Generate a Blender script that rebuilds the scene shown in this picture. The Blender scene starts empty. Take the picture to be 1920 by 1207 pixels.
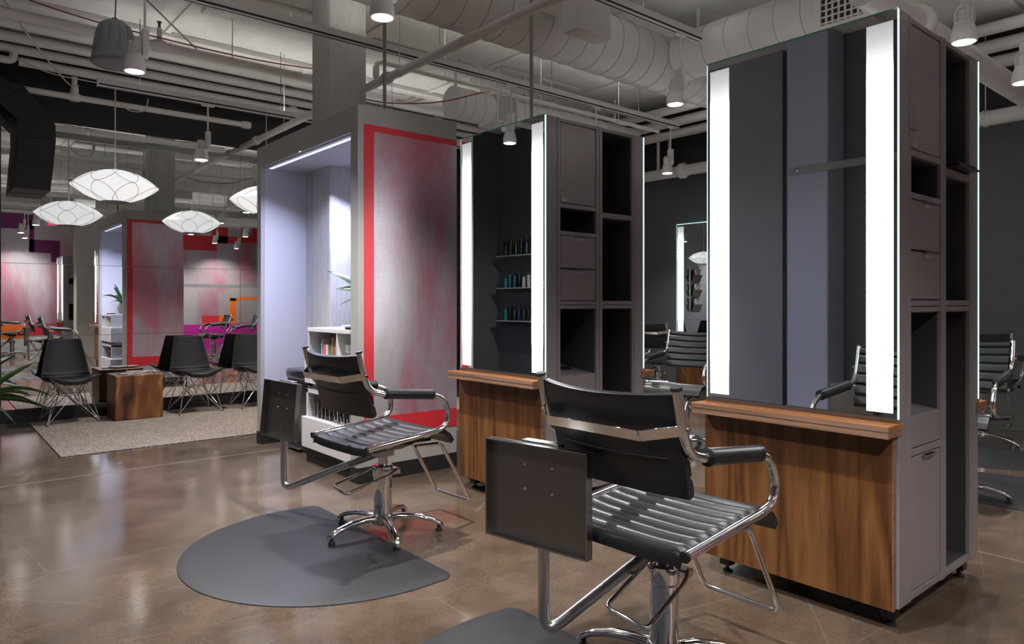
import bpy, bmesh, math, random
from mathutils import Vector, Matrix
random.seed(7)
PI = math.pi
SC = bpy.context.scene
COL = SC.collection

# ------------------------------------------------------------------ camera
FPX, HORIZON, CAMH = 1318.0, 567.0, 1.2          # focal length in pixels, horizon row, eye height
YAW = math.atan(1115.0 / FPX)
cd = bpy.data.cameras.new('camera'); cam = bpy.data.objects.new('camera', cd); COL.objects.link(cam)
cd.sensor_width = 36.0; cd.lens = 36.0 * FPX / 1920.0
cd.shift_y = (HORIZON - 603.5) / 1920.0
cd.clip_start = 0.05
cam.location = (0, 0, CAMH); cam.rotation_euler = (PI / 2, 0, -YAW)
SC.camera = cam

# ------------------------------------------------------------------ world, exposure
w = bpy.data.worlds.new('world'); SC.world = w; w.use_nodes = True
w.node_tree.nodes['Background'].inputs[0].default_value = (0.5, 0.55, 0.6, 1)
w.node_tree.nodes['Background'].inputs[1].default_value = 0.05
SC.view_settings.view_transform = 'Standard'
SC.view_settings.look = 'None'
SC.view_settings.gamma = 1.0
SC.view_settings.use_curve_mapping = False
SC.view_settings.exposure = 0.0
SC.cycles.max_bounces = 10
SC.cycles.diffuse_bounces = 4
SC.cycles.glossy_bounces = 6
SC.cycles.transmission_bounces = 8
SC.cycles.sample_clamp_indirect = 6.0
SC.cycles.caustics_reflective = False
SC.cycles.caustics_refractive = False

SPOT_W = 190.0          # watts of one track spotlight
STRIP = 11.0            # radiance of the mirror light strips
SPOT_LIST = []         # (x, y, z lens, aim x, aim y) filled by the spotlight builder

# ------------------------------------------------------------------ room size
XL, XR, YF, YB, ZC = -1.6, 7.9, -3.2, 8.58, 3.85

# ================================================================== materials
MATS = {}
def nmat(name):
    m = bpy.data.materials.new(name); m.use_nodes = True
    nt = m.node_tree; b = nt.nodes['Principled BSDF']
    MATS[name] = m
    return m, nt, b
def pm(name, col, rough=0.5, metal=0.0, spec=0.5, **kw):
    m, nt, b = nmat(name)
    b.inputs['Base Color'].default_value = (*col, 1)
    b.inputs['Roughness'].default_value = rough
    b.inputs['Metallic'].default_value = metal
    b.inputs['Specular IOR Level'].default_value = spec
    for k, v in kw.items():
        b.inputs[k.replace('_', ' ')].default_value = v
    return m
def coords(nt, scale=(1, 1, 1), kind='Object', rot=(0, 0, 0)):
    tc = nt.nodes.new('ShaderNodeTexCoord'); mp = nt.nodes.new('ShaderNodeMapping')
    mp.inputs['Scale'].default_value = scale; mp.inputs['Rotation'].default_value = rot
    nt.links.new(tc.outputs[kind], mp.inputs['Vector'])
    return mp.outputs['Vector']
def noise(nt, vec, scale, detail=4, rough=0.6, dist=0.0):
    n = nt.nodes.new('ShaderNodeTexNoise'); n.inputs['Scale'].default_value = scale
    n.inputs['Detail'].default_value = detail; n.inputs['Roughness'].default_value = rough
    n.inputs['Distortion'].default_value = dist
    nt.links.new(vec, n.inputs['Vector'])
    return n.outputs['Fac']
def ramp(nt, fac, stops):
    r = nt.nodes.new('ShaderNodeValToRGB'); e = r.color_ramp.elements
    while len(e) < len(stops): e.new(0.5)
    for i, (p, c) in enumerate(stops):
        e[i].position = p; e[i].color = (*c, 1) if len(c) == 3 else c
    nt.links.new(fac, r.inputs['Fac'])
    return r.outputs['Color']
def mixc(nt, fac, a, b, mode='MIX'):
    m = nt.nodes.new('ShaderNodeMix'); m.data_type = 'RGBA'; m.blend_type = mode
    if isinstance(fac, (int, float)): m.inputs['Factor'].default_value = fac
    else: nt.links.new(fac, m.inputs['Factor'])
    for s, v in ((6, a), (7, b)):
        if isinstance(v, tuple): m.inputs[s].default_value = (*v, 1)
        else: nt.links.new(v, m.inputs[s])
    return m.outputs[2]
def bump(nt, b, fac, strength, dist=0.01):
    n = nt.nodes.new('ShaderNodeBump'); n.inputs['Strength'].default_value = strength
    n.inputs['Distance'].default_value = dist
    nt.links.new(fac, n.inputs['Height']); nt.links.new(n.outputs['Normal'], b.inputs['Normal'])
def rrange(nt, b, fac, lo, hi):
    mr = nt.nodes.new('ShaderNodeMapRange'); mr.inputs['To Min'].default_value = lo; mr.inputs['To Max'].default_value = hi
    nt.links.new(fac, mr.inputs['Value']); nt.links.new(mr.outputs['Result'], b.inputs['Roughness'])
def emat(name, col, strength):
    m, nt, b = nmat(name)
    b.inputs['Base Color'].default_value = (0.8, 0.8, 0.8, 1)
    b.inputs['Emission Color'].default_value = (*col, 1); b.inputs['Emission Strength'].default_value = strength
    return m

# polished concrete floor
m, nt, b = nmat('polished_concrete')
v = coords(nt)
n1 = noise(nt, v, 0.8, 6, 0.62, 0.6); n2 = noise(nt, coords(nt, (1, 1.3, 1)), 3.4, 8, 0.68, 0.4); n3 = noise(nt, v, 70, 3, 0.7)
c = ramp(nt, n1, [(0.30, (0.066, 0.048, 0.036)), (0.5, (0.108, 0.080, 0.060)), (0.72, (0.150, 0.114, 0.088))])
c = mixc(nt, 0.75, c, ramp(nt, n2, [(0.35, (0.66, 0.64, 0.62)), (0.65, (1.18, 1.15, 1.12))]), 'MULTIPLY')
c = mixc(nt, 0.6, c, ramp(nt, n3, [(0.30, (0.70, 0.70, 0.70)), (0.7, (1.18, 1.18, 1.18))]), 'MULTIPLY')
chip = ramp(nt, noise(nt, v, 9.0, 2, 0.4), [(0.765, (0, 0, 0)), (0.79, (1, 1, 1))])
c = mixc(nt, chip, c, (0.26, 0.21, 0.16))
scr = nt.nodes.new('ShaderNodeTexVoronoi'); scr.feature = 'DISTANCE_TO_EDGE'; scr.inputs['Scale'].default_value = 0.9; nt.links.new(coords(nt, (1, 2.2, 1), rot=(0, 0, 0.8)), scr.inputs['Vector'])
c = mixc(nt, ramp(nt, scr.outputs['Distance'], [(0.0, (0.22, 0.22, 0.22)), (0.0016, (0, 0, 0))]), c, (0.30, 0.26, 0.22))
nt.links.new(c, b.inputs['Base Color'])
rrange(nt, b, n2, 0.06, 0.14); b.inputs['Specular IOR Level'].default_value = 0.75
bump(nt, b, mixc(nt, 0.35, noise(nt, v, 22, 4, 0.6), noise(nt, v, 120, 2, 0.6)), 0.13, 0.004)

# ceiling: painted board-formed concrete
m, nt, b = nmat('ceiling_paint')
v = coords(nt); n1 = noise(nt, v, 1.3, 6, 0.6, 0.5); n2 = noise(nt, v, 14, 6, 0.65)
nt.links.new(ramp(nt, n1, [(0.3, (0.60, 0.585, 0.57)), (0.7, (0.78, 0.77, 0.75))]), b.inputs['Base Color'])
b.inputs['Roughness'].default_value = 0.7; bump(nt, b, n2, 0.5, 0.02)

m, nt, b = nmat('raw_concrete')
v = coords(nt, (1, 1, 0.35)); n1 = noise(nt, v, 3, 8, 0.65, 0.6); n2 = noise(nt, coords(nt, (14, 14, 0.6)), 3, 5, 0.6)
vo = nt.nodes.new('ShaderNodeTexVoronoi'); vo.inputs['Scale'].default_value = 16; nt.links.new(coords(nt), vo.inputs['Vector'])
pit = ramp(nt, vo.outputs['Distance'], [(0.04, (0, 0, 0)), (0.12, (1, 1, 1))])
nt.links.new(ramp(nt, n1, [(0.3, (0.52, 0.51, 0.49)), (0.7, (0.70, 0.69, 0.66))]), b.inputs['Base Color'])
b.inputs['Roughness'].default_value = 0.75
mx = mixc(nt, 0.4, n2, pit, 'MULTIPLY'); bump(nt, b, mx, 0.9, 0.03)

def fine_bump(name, strength=0.12, scale=220):
    mm = MATS[name]; nt = mm.node_tree; bump(nt, nt.nodes['Principled BSDF'], noise(nt, coords(nt), scale, 2, 0.5), strength, 0.002)
pm('white_pipe', (0.74, 0.73, 0.71), 0.45)
pm('white_fixture', (0.78, 0.775, 0.76), 0.4)
pm('duct_white', (0.72, 0.72, 0.71), 0.4)
pm('duct_seam', (0.50, 0.50, 0.49), 0.5)
pm('dark_slot', (0.015, 0.015, 0.016), 0.6)
pm('black_paint', (0.010, 0.0095, 0.0098), 0.55); fine_bump('black_paint')
pm('grey_speaker', (0.17, 0.175, 0.185), 0.45)
pm('speaker_grille', (0.20, 0.20, 0.215), 0.6)
pm('wall_charcoal', (0.090, 0.099, 0.104), 0.55); fine_bump('wall_charcoal', 0.15, 90)
pm('wall_black', (0.016, 0.0165, 0.018), 0.55); fine_bump('wall_black', 0.15, 90)
pm('wall_white', (0.55, 0.55, 0.53), 0.6); fine_bump('wall_white', 0.15, 60)
pm('partition_grey', (0.22, 0.22, 0.235), 0.6); fine_bump('partition_grey', 0.2, 60)
pm('pillar_blue', (0.36, 0.36, 0.45), 0.5)
pm('box_grey', (0.37, 0.36, 0.36), 0.5); fine_bump('box_grey', 0.1, 80)
pm('niche_white', (0.50, 0.50, 0.55), 0.5); fine_bump('niche_white', 0.1, 80)
pm('red_paint', (0.62, 0.028, 0.045), 0.42); fine_bump('red_paint', 0.15, 60)
pm('magenta_paint', (0.48, 0.02, 0.30), 0.45)
pm('purple_paint', (0.17, 0.012, 0.12), 0.45)
pm('orange_paint', (0.80, 0.16, 0.012), 0.45)
pm('chrome', (0.80, 0.80, 0.82), 0.06, 1.0)
pm('brushed_steel', (0.30, 0.29, 0.29), 0.32, 1.0)
pm('tray_steel', (0.24, 0.22, 0.205), 0.40, 1.0)
pm('rim_steel', (0.42, 0.41, 0.41), 0.22, 1.0)
pm('satin_tube', (0.50, 0.50, 0.53), 0.28, 1.0)
pm('black_plastic', (0.012, 0.012, 0.013), 0.35)
pm('rubber', (0.012, 0.012, 0.013), 0.6)
pm('cab_dark', (0.055, 0.055, 0.062), 0.45)
pm('label_white', (0.45, 0.43, 0.45), 0.5)
pm('white_laminate', (0.68, 0.67, 0.70), 0.22)
pm('porcelain', (0.78, 0.77, 0.76), 0.15)
pm('mirror', (0.80, 0.845, 0.835), 0.006, 1.0)
pm('mirror_wall', (0.83, 0.85, 0.845), 0.006, 1.0)
pm('glass_green', (0.05, 0.30, 0.22), 0.1)
pm('clear_glass', (0.95, 0.97, 0.97), 0.02, 0.0, 0.5, Transmission_Weight=1.0, IOR=1.45)
pm('shelf_glass', (0.62, 0.70, 0.70), 0.06, 0.0, 0.6)
pm('trash_steel', (0.22, 0.215, 0.22), 0.25, 1.0)
pm('trash_black', (0.016, 0.016, 0.018), 0.35)
pm('brown_paper', (0.40, 0.24, 0.12), 0.7)
pm('book_blue', (0.02, 0.07, 0.10), 0.5)
pm('book_pink', (0.60, 0.10, 0.22), 0.5)
pm('book_white', (0.60, 0.58, 0.55), 0.5)
pm('pot_grey', (0.16, 0.155, 0.15), 0.6)
pm('cable_red', (0.25, 0.03, 0.03), 0.6)
pm('cable_white', (0.50, 0.49, 0.46), 0.6)
pm('exit_red', (0.6, 0.02, 0.05), 0.5, Emission_Strength=1.5, Emission_Color=(1, 0.03, 0.08, 1))
pm('grout_line', (0.21, 0.175, 0.145), 0.6)
pm('wire_dark', (0.10, 0.10, 0.10), 0.5)
m = emat('strip_light', (0.93, 0.97, 1.0), STRIP)      # tube behind frosted glass, shorter than the window
nt = m.node_tree; tc = nt.nodes.new('ShaderNodeTexCoord'); sx = nt.nodes.new('ShaderNodeSeparateXYZ'); nt.links.new(tc.outputs['Object'], sx.inputs[0])
r_ = nt.nodes.new('ShaderNodeMapRange'); r_.inputs['From Min'].default_value = 0.798; r_.inputs['From Max'].default_value = 2.222; nt.links.new(sx.outputs['Z'], r_.inputs['Value'])
rp = nt.nodes.new('ShaderNodeValToRGB'); e = rp.color_ramp.elements; e[0].position = 0.0; e[0].color = (0.045, 0.045, 0.045, 1); e[1].position = 1.0; e[1].color = (0.032, 0.032, 0.032, 1)
for p_, v_ in ((0.06, 0.06), (0.10, 0.095), (0.15, 1.0), (0.86, 1.0), (0.91, 0.09), (0.955, 0.05)):
    q_ = e.new(p_); q_.color = (v_, v_, v_, 1)
nt.links.new(r_.outputs[0], rp.inputs[0]); ml = nt.nodes.new('ShaderNodeMath'); ml.operation = 'MULTIPLY'; ml.inputs[1].default_value = STRIP
nt.links.new(rp.outputs[0], ml.inputs[0]); nt.links.new(ml.outputs[0], m.node_tree.nodes['Principled BSDF'].inputs['Emission Strength'])
emat('painted_edge_glow', (0.62, 0.95, 0.93), 1.2)  # strip light caught in the glass edges, put in as emission
emat('spot_lens', (1.0, 0.96, 0.90), 60.0)
emat('added_ceiling_fill', (1.0, 0.97, 0.93), 24.0)  # added fill that glows upwards from the tracks to brighten the ceiling
pm('rod_grey', (0.26, 0.25, 0.25), 0.5)
emat('niche_led', (0.62, 0.68, 1.0), 1.2)

# lampshade: bright woven polymer
m, nt, b = nmat('lampshade')
b.inputs['Base Color'].default_value = (0.8, 0.8, 0.79, 1); b.inputs['Roughness'].default_value = 0.6
n = noise(nt, coords(nt), 70, 4, 0.7)
nt.links.new(ramp(nt, n, [(0.3, (0.80, 0.80, 0.80)), (0.7, (1, 1, 0.985))]), b.inputs['Emission Color'])
b.inputs['Emission Strength'].default_value = 0.85

# cabinet laminate, mauve grey with a faint metallic sheen
m, nt, b = nmat('cab_grey')
n = noise(nt, coords(nt), 260, 2, 0.5); n2 = noise(nt, coords(nt), 3, 4, 0.6)
c = ramp(nt, n, [(0.3, (0.265, 0.240, 0.260)), (0.7, (0.330, 0.303, 0.327))])
nt.links.new(c, b.inputs['Base Color']); b.inputs['Metallic'].default_value = 0.2
rrange(nt, b, n2, 0.26, 0.36)

# walnut / teak panels
def wood(name, stops, sc, rough, axis):
    m, nt, b = nmat(name)
    v = coords(nt, sc)
    n1 = noise(nt, v, 2.2, 5, 0.55, 1.2)
    n0 = noise(nt, coords(nt, tuple(k * 0.55 for k in sc)), 1.4, 2, 0.5, 0.3)
    mt = nt.nodes.new('ShaderNodeMath'); mt.operation = 'MULTIPLY'; mt.inputs[1].default_value = 9.0; nt.links.new(n0, mt.inputs[0])
    pp = nt.nodes.new('ShaderNodeMath'); pp.operation = 'PINGPONG'; pp.inputs[1].default_value = 1.0; nt.links.new(mt.outputs[0], pp.inputs[0])
    g = noise(nt, coords(nt, (sc[0] * 9, sc[1] * 9, sc[2] * 1.2) if axis != 'Z' else (sc[0] * 2, sc[1] * 12, sc[2] * 12)), 9, 3, 0.65)
    f = mixc(nt, 0.38, n1, pp.outputs[0])
    c = ramp(nt, f, stops)
    c = mixc(nt, 0.8, c, ramp(nt, g, [(0.3, (0.50, 0.47, 0.45)), (0.65, (1.2, 1.2, 1.2))]), 'MULTIPLY')
    nt.links.new(c, b.inputs['Base Color']); rrange(nt, b, g, rough, rough + 0.15)
    return m
wood('teak', [(0.25, (0.068, 0.026, 0.009)), (0.5, (0.142, 0.058, 0.018)), (0.75, (0.200, 0.090, 0.032))], (10, 10, 0.8), 0.30, 'Y')
wood('teak_top', [(0.25, (0.22, 0.088, 0.03)), (0.5, (0.34, 0.15, 0.052)), (0.75, (0.44, 0.215, 0.085))], (6, 0.7, 6), 0.18, 'X')
wood('ply_edge', [(0.25, (0.17, 0.095, 0.060)), (0.5, (0.25, 0.145, 0.095)), (0.75, (0.32, 0.20, 0.14))], (8, 0.8, 30), 0.4, 'Z')
wood('stump_wood', [(0.25, (0.022, 0.008, 0.004)), (0.42, (0.12, 0.040, 0.013)), (0.60, (0.20, 0.078, 0.024)), (0.75, (0.40, 0.20, 0.065))], (2.4, 2.4, 1.0), 0.35, 'Y')

# silver-pink brushed wallcovering
def metallic_wall(name, tint, scale):
    m, nt, b = nmat(name)
    v = coords(nt, (1, 1, 0.35)); n1 = noise(nt, v, scale, 5, 0.6, 0.4)
    wx = noise(nt, coords(nt, (1, 1, 160)), 4, 2, 0.6); wy = noise(nt, coords(nt, (160, 160, 1)), 4, 2, 0.6)
    weave = mixc(nt, 0.5, wx, wy)
    c = ramp(nt, n1, [(0.34, (0.58, 0.58, 0.63)), (0.50, tint), (0.66, (0.58, 0.22, 0.31))])
    c = mixc(nt, 0.3, c, ramp(nt, weave, [(0.35, (0.72, 0.72, 0.72)), (0.65, (1.15, 1.15, 1.15))]), 'MULTIPLY')
    gr = noise(nt, coords(nt), 150, 2, 0.6); c = mixc(nt, 0.5, c, ramp(nt, gr, [(0.3, (0.72, 0.72, 0.72)), (0.7, (1.2, 1.2, 1.2))]), 'MULTIPLY')
    nt.links.new(c, b.inputs['Base Color']); b.inputs['Metallic'].default_value = 0.55
    b.inputs['Roughness'].default_value = 0.45
    bump(nt, b, weave, 0.12, 0.003)
metallic_wall('silver_pink', (0.54, 0.43, 0.50), 1.9)
metallic_wall('silver_mural', (0.56, 0.50, 0.55), 0.8)
metallic_wall('peach_mural', (0.60, 0.50, 0.50), 1.6)

# black leather
m, nt, b = nmat('leather')
v = coords(nt); n1 = noise(nt, v, 240, 3, 0.6); n2 = noise(nt, v, 9, 3, 0.6, 0.5)
b.inputs['Base Color'].default_value = (0.009, 0.0105, 0.013, 1); rrange(nt, b, n2, 0.27, 0.37)
hb = mixc(nt, 0.15, n1, n2); bump(nt, b, hb, 0.12, 0.003)
# black upholstery of the waiting chairs
m, nt, b = nmat('upholstery')
b.inputs['Base Color'].default_value = (0.008, 0.008, 0.009, 1); b.inputs['Roughness'].default_value = 0.5; b.inputs['Specular IOR Level'].default_value = 0.35
bump(nt, b, noise(nt, coords(nt), 300, 2, 0.5), 0.15, 0.002)
# rubber mat with a chequered emboss
m, nt, b = nmat('mat_rubber')
v = coords(nt); n1 = noise(nt, v, 200, 3, 0.6); n2 = noise(nt, v, 1.8, 4, 0.6)
nt.links.new(ramp(nt, n2, [(0.3, (0.014, 0.0148, 0.018)), (0.7, (0.020, 0.021, 0.026))]), b.inputs['Base Color']); b.inputs['Specular IOR Level'].default_value = 0.35
b.inputs['Roughness'].default_value = 0.5; bump(nt, b, n1, 0.3, 0.003)
# rug
m, nt, b = nmat('rug')
v = coords(nt); n1 = noise(nt, v, 62, 3, 0.85); n2 = noise(nt, coords(nt, (1, 2, 1)), 14, 4, 0.7); n3 = noise(nt, v, 1.5, 3, 0.5)
c = ramp(nt, n1, [(0.30, (0.085, 0.066, 0.055)), (0.5, (0.20, 0.160, 0.135)), (0.68, (0.46, 0.40, 0.36))])
c = mixc(nt, 0.5, c, ramp(nt, n2, [(0.3, (0.6, 0.58, 0.56)), (0.7, (1.15, 1.13, 1.1))]), 'MULTIPLY')
nt.links.new(c, b.inputs['Base Color']); b.inputs['Roughness'].default_value = 0.95; bump(nt, b, n1, 0.8, 0.01)
# leaves
m, nt, b = nmat('leaf')
n1 = noise(nt, coords(nt, (1, 1, 1)), 9, 3, 0.6)
nt.links.new(ramp(nt, n1, [(0.35, (0.020, 0.055, 0.012)), (0.65, (0.060, 0.130, 0.030))]), b.inputs['Base Color']); b.inputs['Roughness'].default_value = 0.35
# bottles
for nm, cc in (('bottle_black', (0.012, 0.012, 0.014)), ('bottle_teal', (0.01, 0.16, 0.18)), ('bottle_navy', (0.02, 0.035, 0.07)),
               ('bottle_cream', (0.42, 0.40, 0.34)), ('bottle_tan', (0.32, 0.27, 0.17))):
    pm(nm, cc, 0.2)
# patterned cover of magazines
m, nt, b = nmat('magazine')
vo = nt.nodes.new('ShaderNodeTexVoronoi'); vo.inputs['Scale'].default_value = 14; vo.distance = 'CHEBYCHEV'; nt.links.new(coords(nt), vo.inputs['Vector'])
sp = nt.nodes.new('ShaderNodeSeparateColor'); nt.links.new(vo.outputs['Color'], sp.inputs[0])
nt.links.new(ramp(nt, sp.outputs[0], [(0.2, (0.55, 0.53, 0.52)), (0.5, (0.33, 0.25, 0.25)), (0.8, (0.12, 0.13, 0.15))]), b.inputs['Base Color'])
b.inputs['Roughness'].default_value = 0.25

# ================================================================== mesh helpers
class MB:
    def __init__(s): s.v = []; s.f = []
    def box(s, x0, x1, y0, y1, z0, z1):
        i = len(s.v)
        s.v += [(x0, y0, z0), (x1, y0, z0), (x1, y1, z0), (x0, y1, z0), (x0, y0, z1), (x1, y0, z1), (x1, y1, z1), (x0, y1, z1)]
        s.f += [tuple(i + k for k in q) for q in ((0, 3, 2, 1), (4, 5, 6, 7), (0, 1, 5, 4), (1, 2, 6, 5), (2, 3, 7, 6), (3, 0, 4, 7))]
        return s
    def hexa(s, pts):      # eight points, bottom four then top four
        i = len(s.v); s.v += [tuple(p) for p in pts]
        s.f += [tuple(i + k for k in q) for q in ((0, 3, 2, 1), (4, 5, 6, 7), (0, 1, 5, 4), (1, 2, 6, 5), (2, 3, 7, 6), (3, 0, 4, 7))]
        return s
    def tube(s, pts, r, n=10, closed=False, caps=True, fillet=0.0, rs=None):
        P = [Vector(p) for p in pts]
        if fillet: P = fil(P, fillet, closed)
        m_ = len(P); R = rs if rs else [r] * m_
        base = len(s.v); up = None
        for i, p in enumerate(P):
            a = P[(i - 1) % m_] if (closed or i > 0) else p; c = P[(i + 1) % m_] if (closed or i < m_ - 1) else p
            t = (c - a).normalized()
            if up is None:
                up = Vector((0, 0, 1)) if abs(t.z) < 0.9 else Vector((1, 0, 0))
            up = (up - t * up.dot(t))
            if up.length < 1e-6: up = t.orthogonal()
            up.normalize(); sd = t.cross(up)
            k = 1.0
            if (closed or 0 < i < m_ - 1):
                d1 = (p - a).normalized(); d2 = (c - p).normalized(); cs = max(0.3, math.cos(d1.angle(d2, 0) / 2)); k = 1 / cs if cs > 0.75 else 1.0
            for j in range(n):
                an = 2 * PI * j / n
                s.v.append(tuple(p + (up * math.cos(an) + sd * math.sin(an)) * R[min(i, len(R) - 1)] * k))
        segs = m_ if closed else m_ - 1
        for i in range(segs):
            for j in range(n):
                a = base + i * n + j; b_ = base + i * n + (j + 1) % n
                c = base + ((i + 1) % m_) * n + (j + 1) % n; d = base + ((i + 1) % m_) * n + j
                s.f.append((a, d, c, b_))
        if caps and not closed:
            s.f.append(tuple(base + j for j in range(n)))
            s.f.append(tuple(base + (m_ - 1) * n + j for j in reversed(range(n))))
        return s
    def lathe(s, prof, n=24, o=(0, 0, 0), caps=True, axis='Z'):
        base = len(s.v); k = len(prof)
        for r, h in prof:
            for j in range(n):
                a = 2 * PI * j / n; x, y = r * math.cos(a), r * math.sin(a)
                p = (x, y, h) if axis == 'Z' else ((h, x, y) if axis == 'X' else (y, h, x))
                s.v.append((o[0] + p[0], o[1] + p[1], o[2] + p[2]))
        for i in range(k - 1):
            for j in range(n):
                a = base + i * n + j; b_ = base + i * n + (j + 1) % n
                s.f.append((a, b_, b_ + n, a + n))
        if caps:
            if prof[0][0] > 1e-5: s.f.append(tuple(base + j for j in reversed(range(n))))
            if prof[-1][0] > 1e-5: s.f.append(tuple(base + (k - 1) * n + j for j in range(n)))
        return s
    def grid(s, fn, nu, nv):          # fn(u,v) -> point, u,v in 0..1
        base = len(s.v)
        for i in range(nu + 1):
            for j in range(nv + 1): s.v.append(tuple(fn(i / nu, j / nv)))
        for i in range(nu):
            for j in range(nv):
                a = base + i * (nv + 1) + j
                s.f.append((a, a + nv + 1, a + nv + 2, a + 1))
        return s
    def slab(s, fn, nu, nv, th):      # closed sheet: fn gives the top, th(u,v) vector down to the bottom
        base = len(s.v); N = (nu + 1) * (nv + 1)
        for k in (0, 1):
            for i in range(nu + 1):
                for j in range(nv + 1):
                    p = Vector(fn(i / nu, j / nv))
                    if k: p = p + Vector(th(i / nu, j / nv))
                    s.v.append(tuple(p))
        ix = lambda k, i, j: base + k * N + i * (nv + 1) + j
        for i in range(nu):
            for j in range(nv):
                s.f.append((ix(0, i, j), ix(0, i + 1, j), ix(0, i + 1, j + 1), ix(0, i, j + 1)))
                s.f.append((ix(1, i, j), ix(1, i, j + 1), ix(1, i + 1, j + 1), ix(1, i + 1, j)))
        for i in range(nu):
            s.f.append((ix(0, i, 0), ix(1, i, 0), ix(1, i + 1, 0), ix(0, i + 1, 0)))
            s.f.append((ix(0, i, nv), ix(0, i + 1, nv), ix(1, i + 1, nv), ix(1, i, nv)))
        for j in range(nv):
            s.f.append((ix(0, 0, j), ix(0, 0, j + 1), ix(1, 0, j + 1), ix(1, 0, j)))
            s.f.append((ix(0, nu, j), ix(1, nu, j), ix(1, nu, j + 1), ix(0, nu, j + 1)))
        return s
    def prism(s, pts, z0, z1):        # polygon extruded along z
        i = len(s.v); n = len(pts)
        s.v += [(x, y, z0) for x, y in pts] + [(x, y, z1) for x, y in pts]
        s.f.append(tuple(i + k for k in reversed(range(n)))); s.f.append(tuple(i + n + k for k in range(n)))
        for k in range(n): s.f.append((i + k, i + (k + 1) % n, i + n + (k + 1) % n, i + n + k))
        return s
def fil(P, r, closed=False, seg=6):
    out = []; n = len(P)
    for i, p in enumerate(P):
        if not closed and (i == 0 or i == n - 1): out.append(p); continue
        a = P[i - 1]; c = P[(i + 1) % n]
        d1 = (a - p); d2 = (c - p); l1, l2 = d1.length, d2.length
        rr = min(r, l1 * 0.48, l2 * 0.48)
        q0 = p + d1.normalized() * rr; q1 = p + d2.normalized() * rr
        for k in range(seg + 1):
            t = k / seg
            out.append(q0 * (1 - t) ** 2 + p * 2 * t * (1 - t) + q1 * t ** 2)
    return out
def mesh(name, mb, mat, smooth=35):
    me = bpy.data.meshes.new(name); me.from_pydata(mb.v, [], mb.f)
    me.materials.append(MATS[mat])
    bm = bmesh.new(); bm.from_mesh(me); bmesh.ops.recalc_face_normals(bm, faces=bm.faces); bm.to_mesh(me); bm.free()
    if smooth:
        for p in me.polygons: p.use_smooth = True
        me.set_sharp_from_angle(angle=math.radians(smooth))
    me.update()
    return me
def obj(name, mb, mat, parent=None, bevel=0.0, smooth=35, label=None, sub=0, seg=2):
    me = mb if isinstance(mb, bpy.types.Mesh) else mesh(name, mb, mat, smooth)
    o = bpy.data.objects.new(name, me); COL.objects.link(o)
    if parent: o.parent = parent
    if bevel:
        bv = o.modifiers.new('bevel', 'BEVEL'); bv.width = bevel; bv.segments = seg; bv.limit_method = 'ANGLE'; bv.angle_limit = math.radians(40)
        bv.harden_normals = False
    if sub:
        sm = o.modifiers.new('sub', 'SUBSURF'); sm.levels = sub; sm.render_levels = sub
    if label: o['label'] = label
    return o
def tag(o, label, cat, group=None, kind=None):
    o['label'] = label; o['category'] = cat
    if group: o['group'] = group
    if kind: o['kind'] = kind
    return o
def thing(name, label, cat, loc=(0, 0, 0), rz=0.0, group=None):
    o = bpy.data.objects.new(name, None); COL.objects.link(o); o.empty_display_size = 0.1
    o.location = loc; o.rotation_euler = (0, 0, rz)
    return tag(o, label, cat, group)
def struct(name, mb, mat, label=None, parent=None, **kw):
    o = obj(name, mb, mat, parent, **kw)
    if not parent: o['kind'] = 'structure'
    if label: o['label'] = label
    return o
def copy_tree(o, parent=None):
    c = o.copy(); COL.objects.link(c); c.parent = parent
    for ch in list(o.children): copy_tree(ch, c)
    return c
def dup(root, loc, rz, label):
    c = copy_tree(root); c.location = loc; c.rotation_euler = (0, 0, rz); c['label'] = label
    return c
def B(*a): return MB().box(*a)

# ================================================================== the room
floor = struct('floor', B(XL, XR, YF, YB, -0.1, 0.0), 'polished_concrete', 'brown polished concrete floor', smooth=0)
obj('saw_cut', B(XL, 7.9, 5.630, 5.637, -0.001, 0.0012), 'grout_line', floor, smooth=0)
obj('saw_cut', B(3.9, 3.906, YF, YB, -0.001, 0.0012), 'grout_line', floor, smooth=0)
ceil = struct('ceiling', B(XL, XR, YF, YB, ZC, ZC + 0.15), 'ceiling_paint', 'white painted concrete ceiling', smooth=0)
# formwork ribs and raised panels of the concrete ceiling
for x in [XL + 0.4 + 1.52 * k for k in range(7)]:
    obj('formwork_rib', B(x, x + 0.05, YF, YB, ZC - 0.02, ZC), 'ceiling_paint', ceil, bevel=0.006, smooth=0)
pad_me = None
for i in range(7):
    for j in range(8):
        x = XL + 0.52 + 1.52 * i; y = YF + 0.45 + 1.47 * j
        if x + 1.2 > XR or y + 0.6 > YB: continue
        p = obj('raised_panel', pad_me or B(0, 1.25, 0, 0.62, -0.035, 0.0), 'ceiling_paint', ceil, bevel=0.012, smooth=0)
        pad_me = p.data; p.location = (x, y + (0.2 if i % 2 else 0), ZC)
for y in (0.2, 2.75, 5.1, 7.4):
    obj('beam', B(XL, XR, y, y + 0.16, ZC - 0.06, ZC), 'ceiling_paint', ceil, bevel=0.008, smooth=0)

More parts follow.
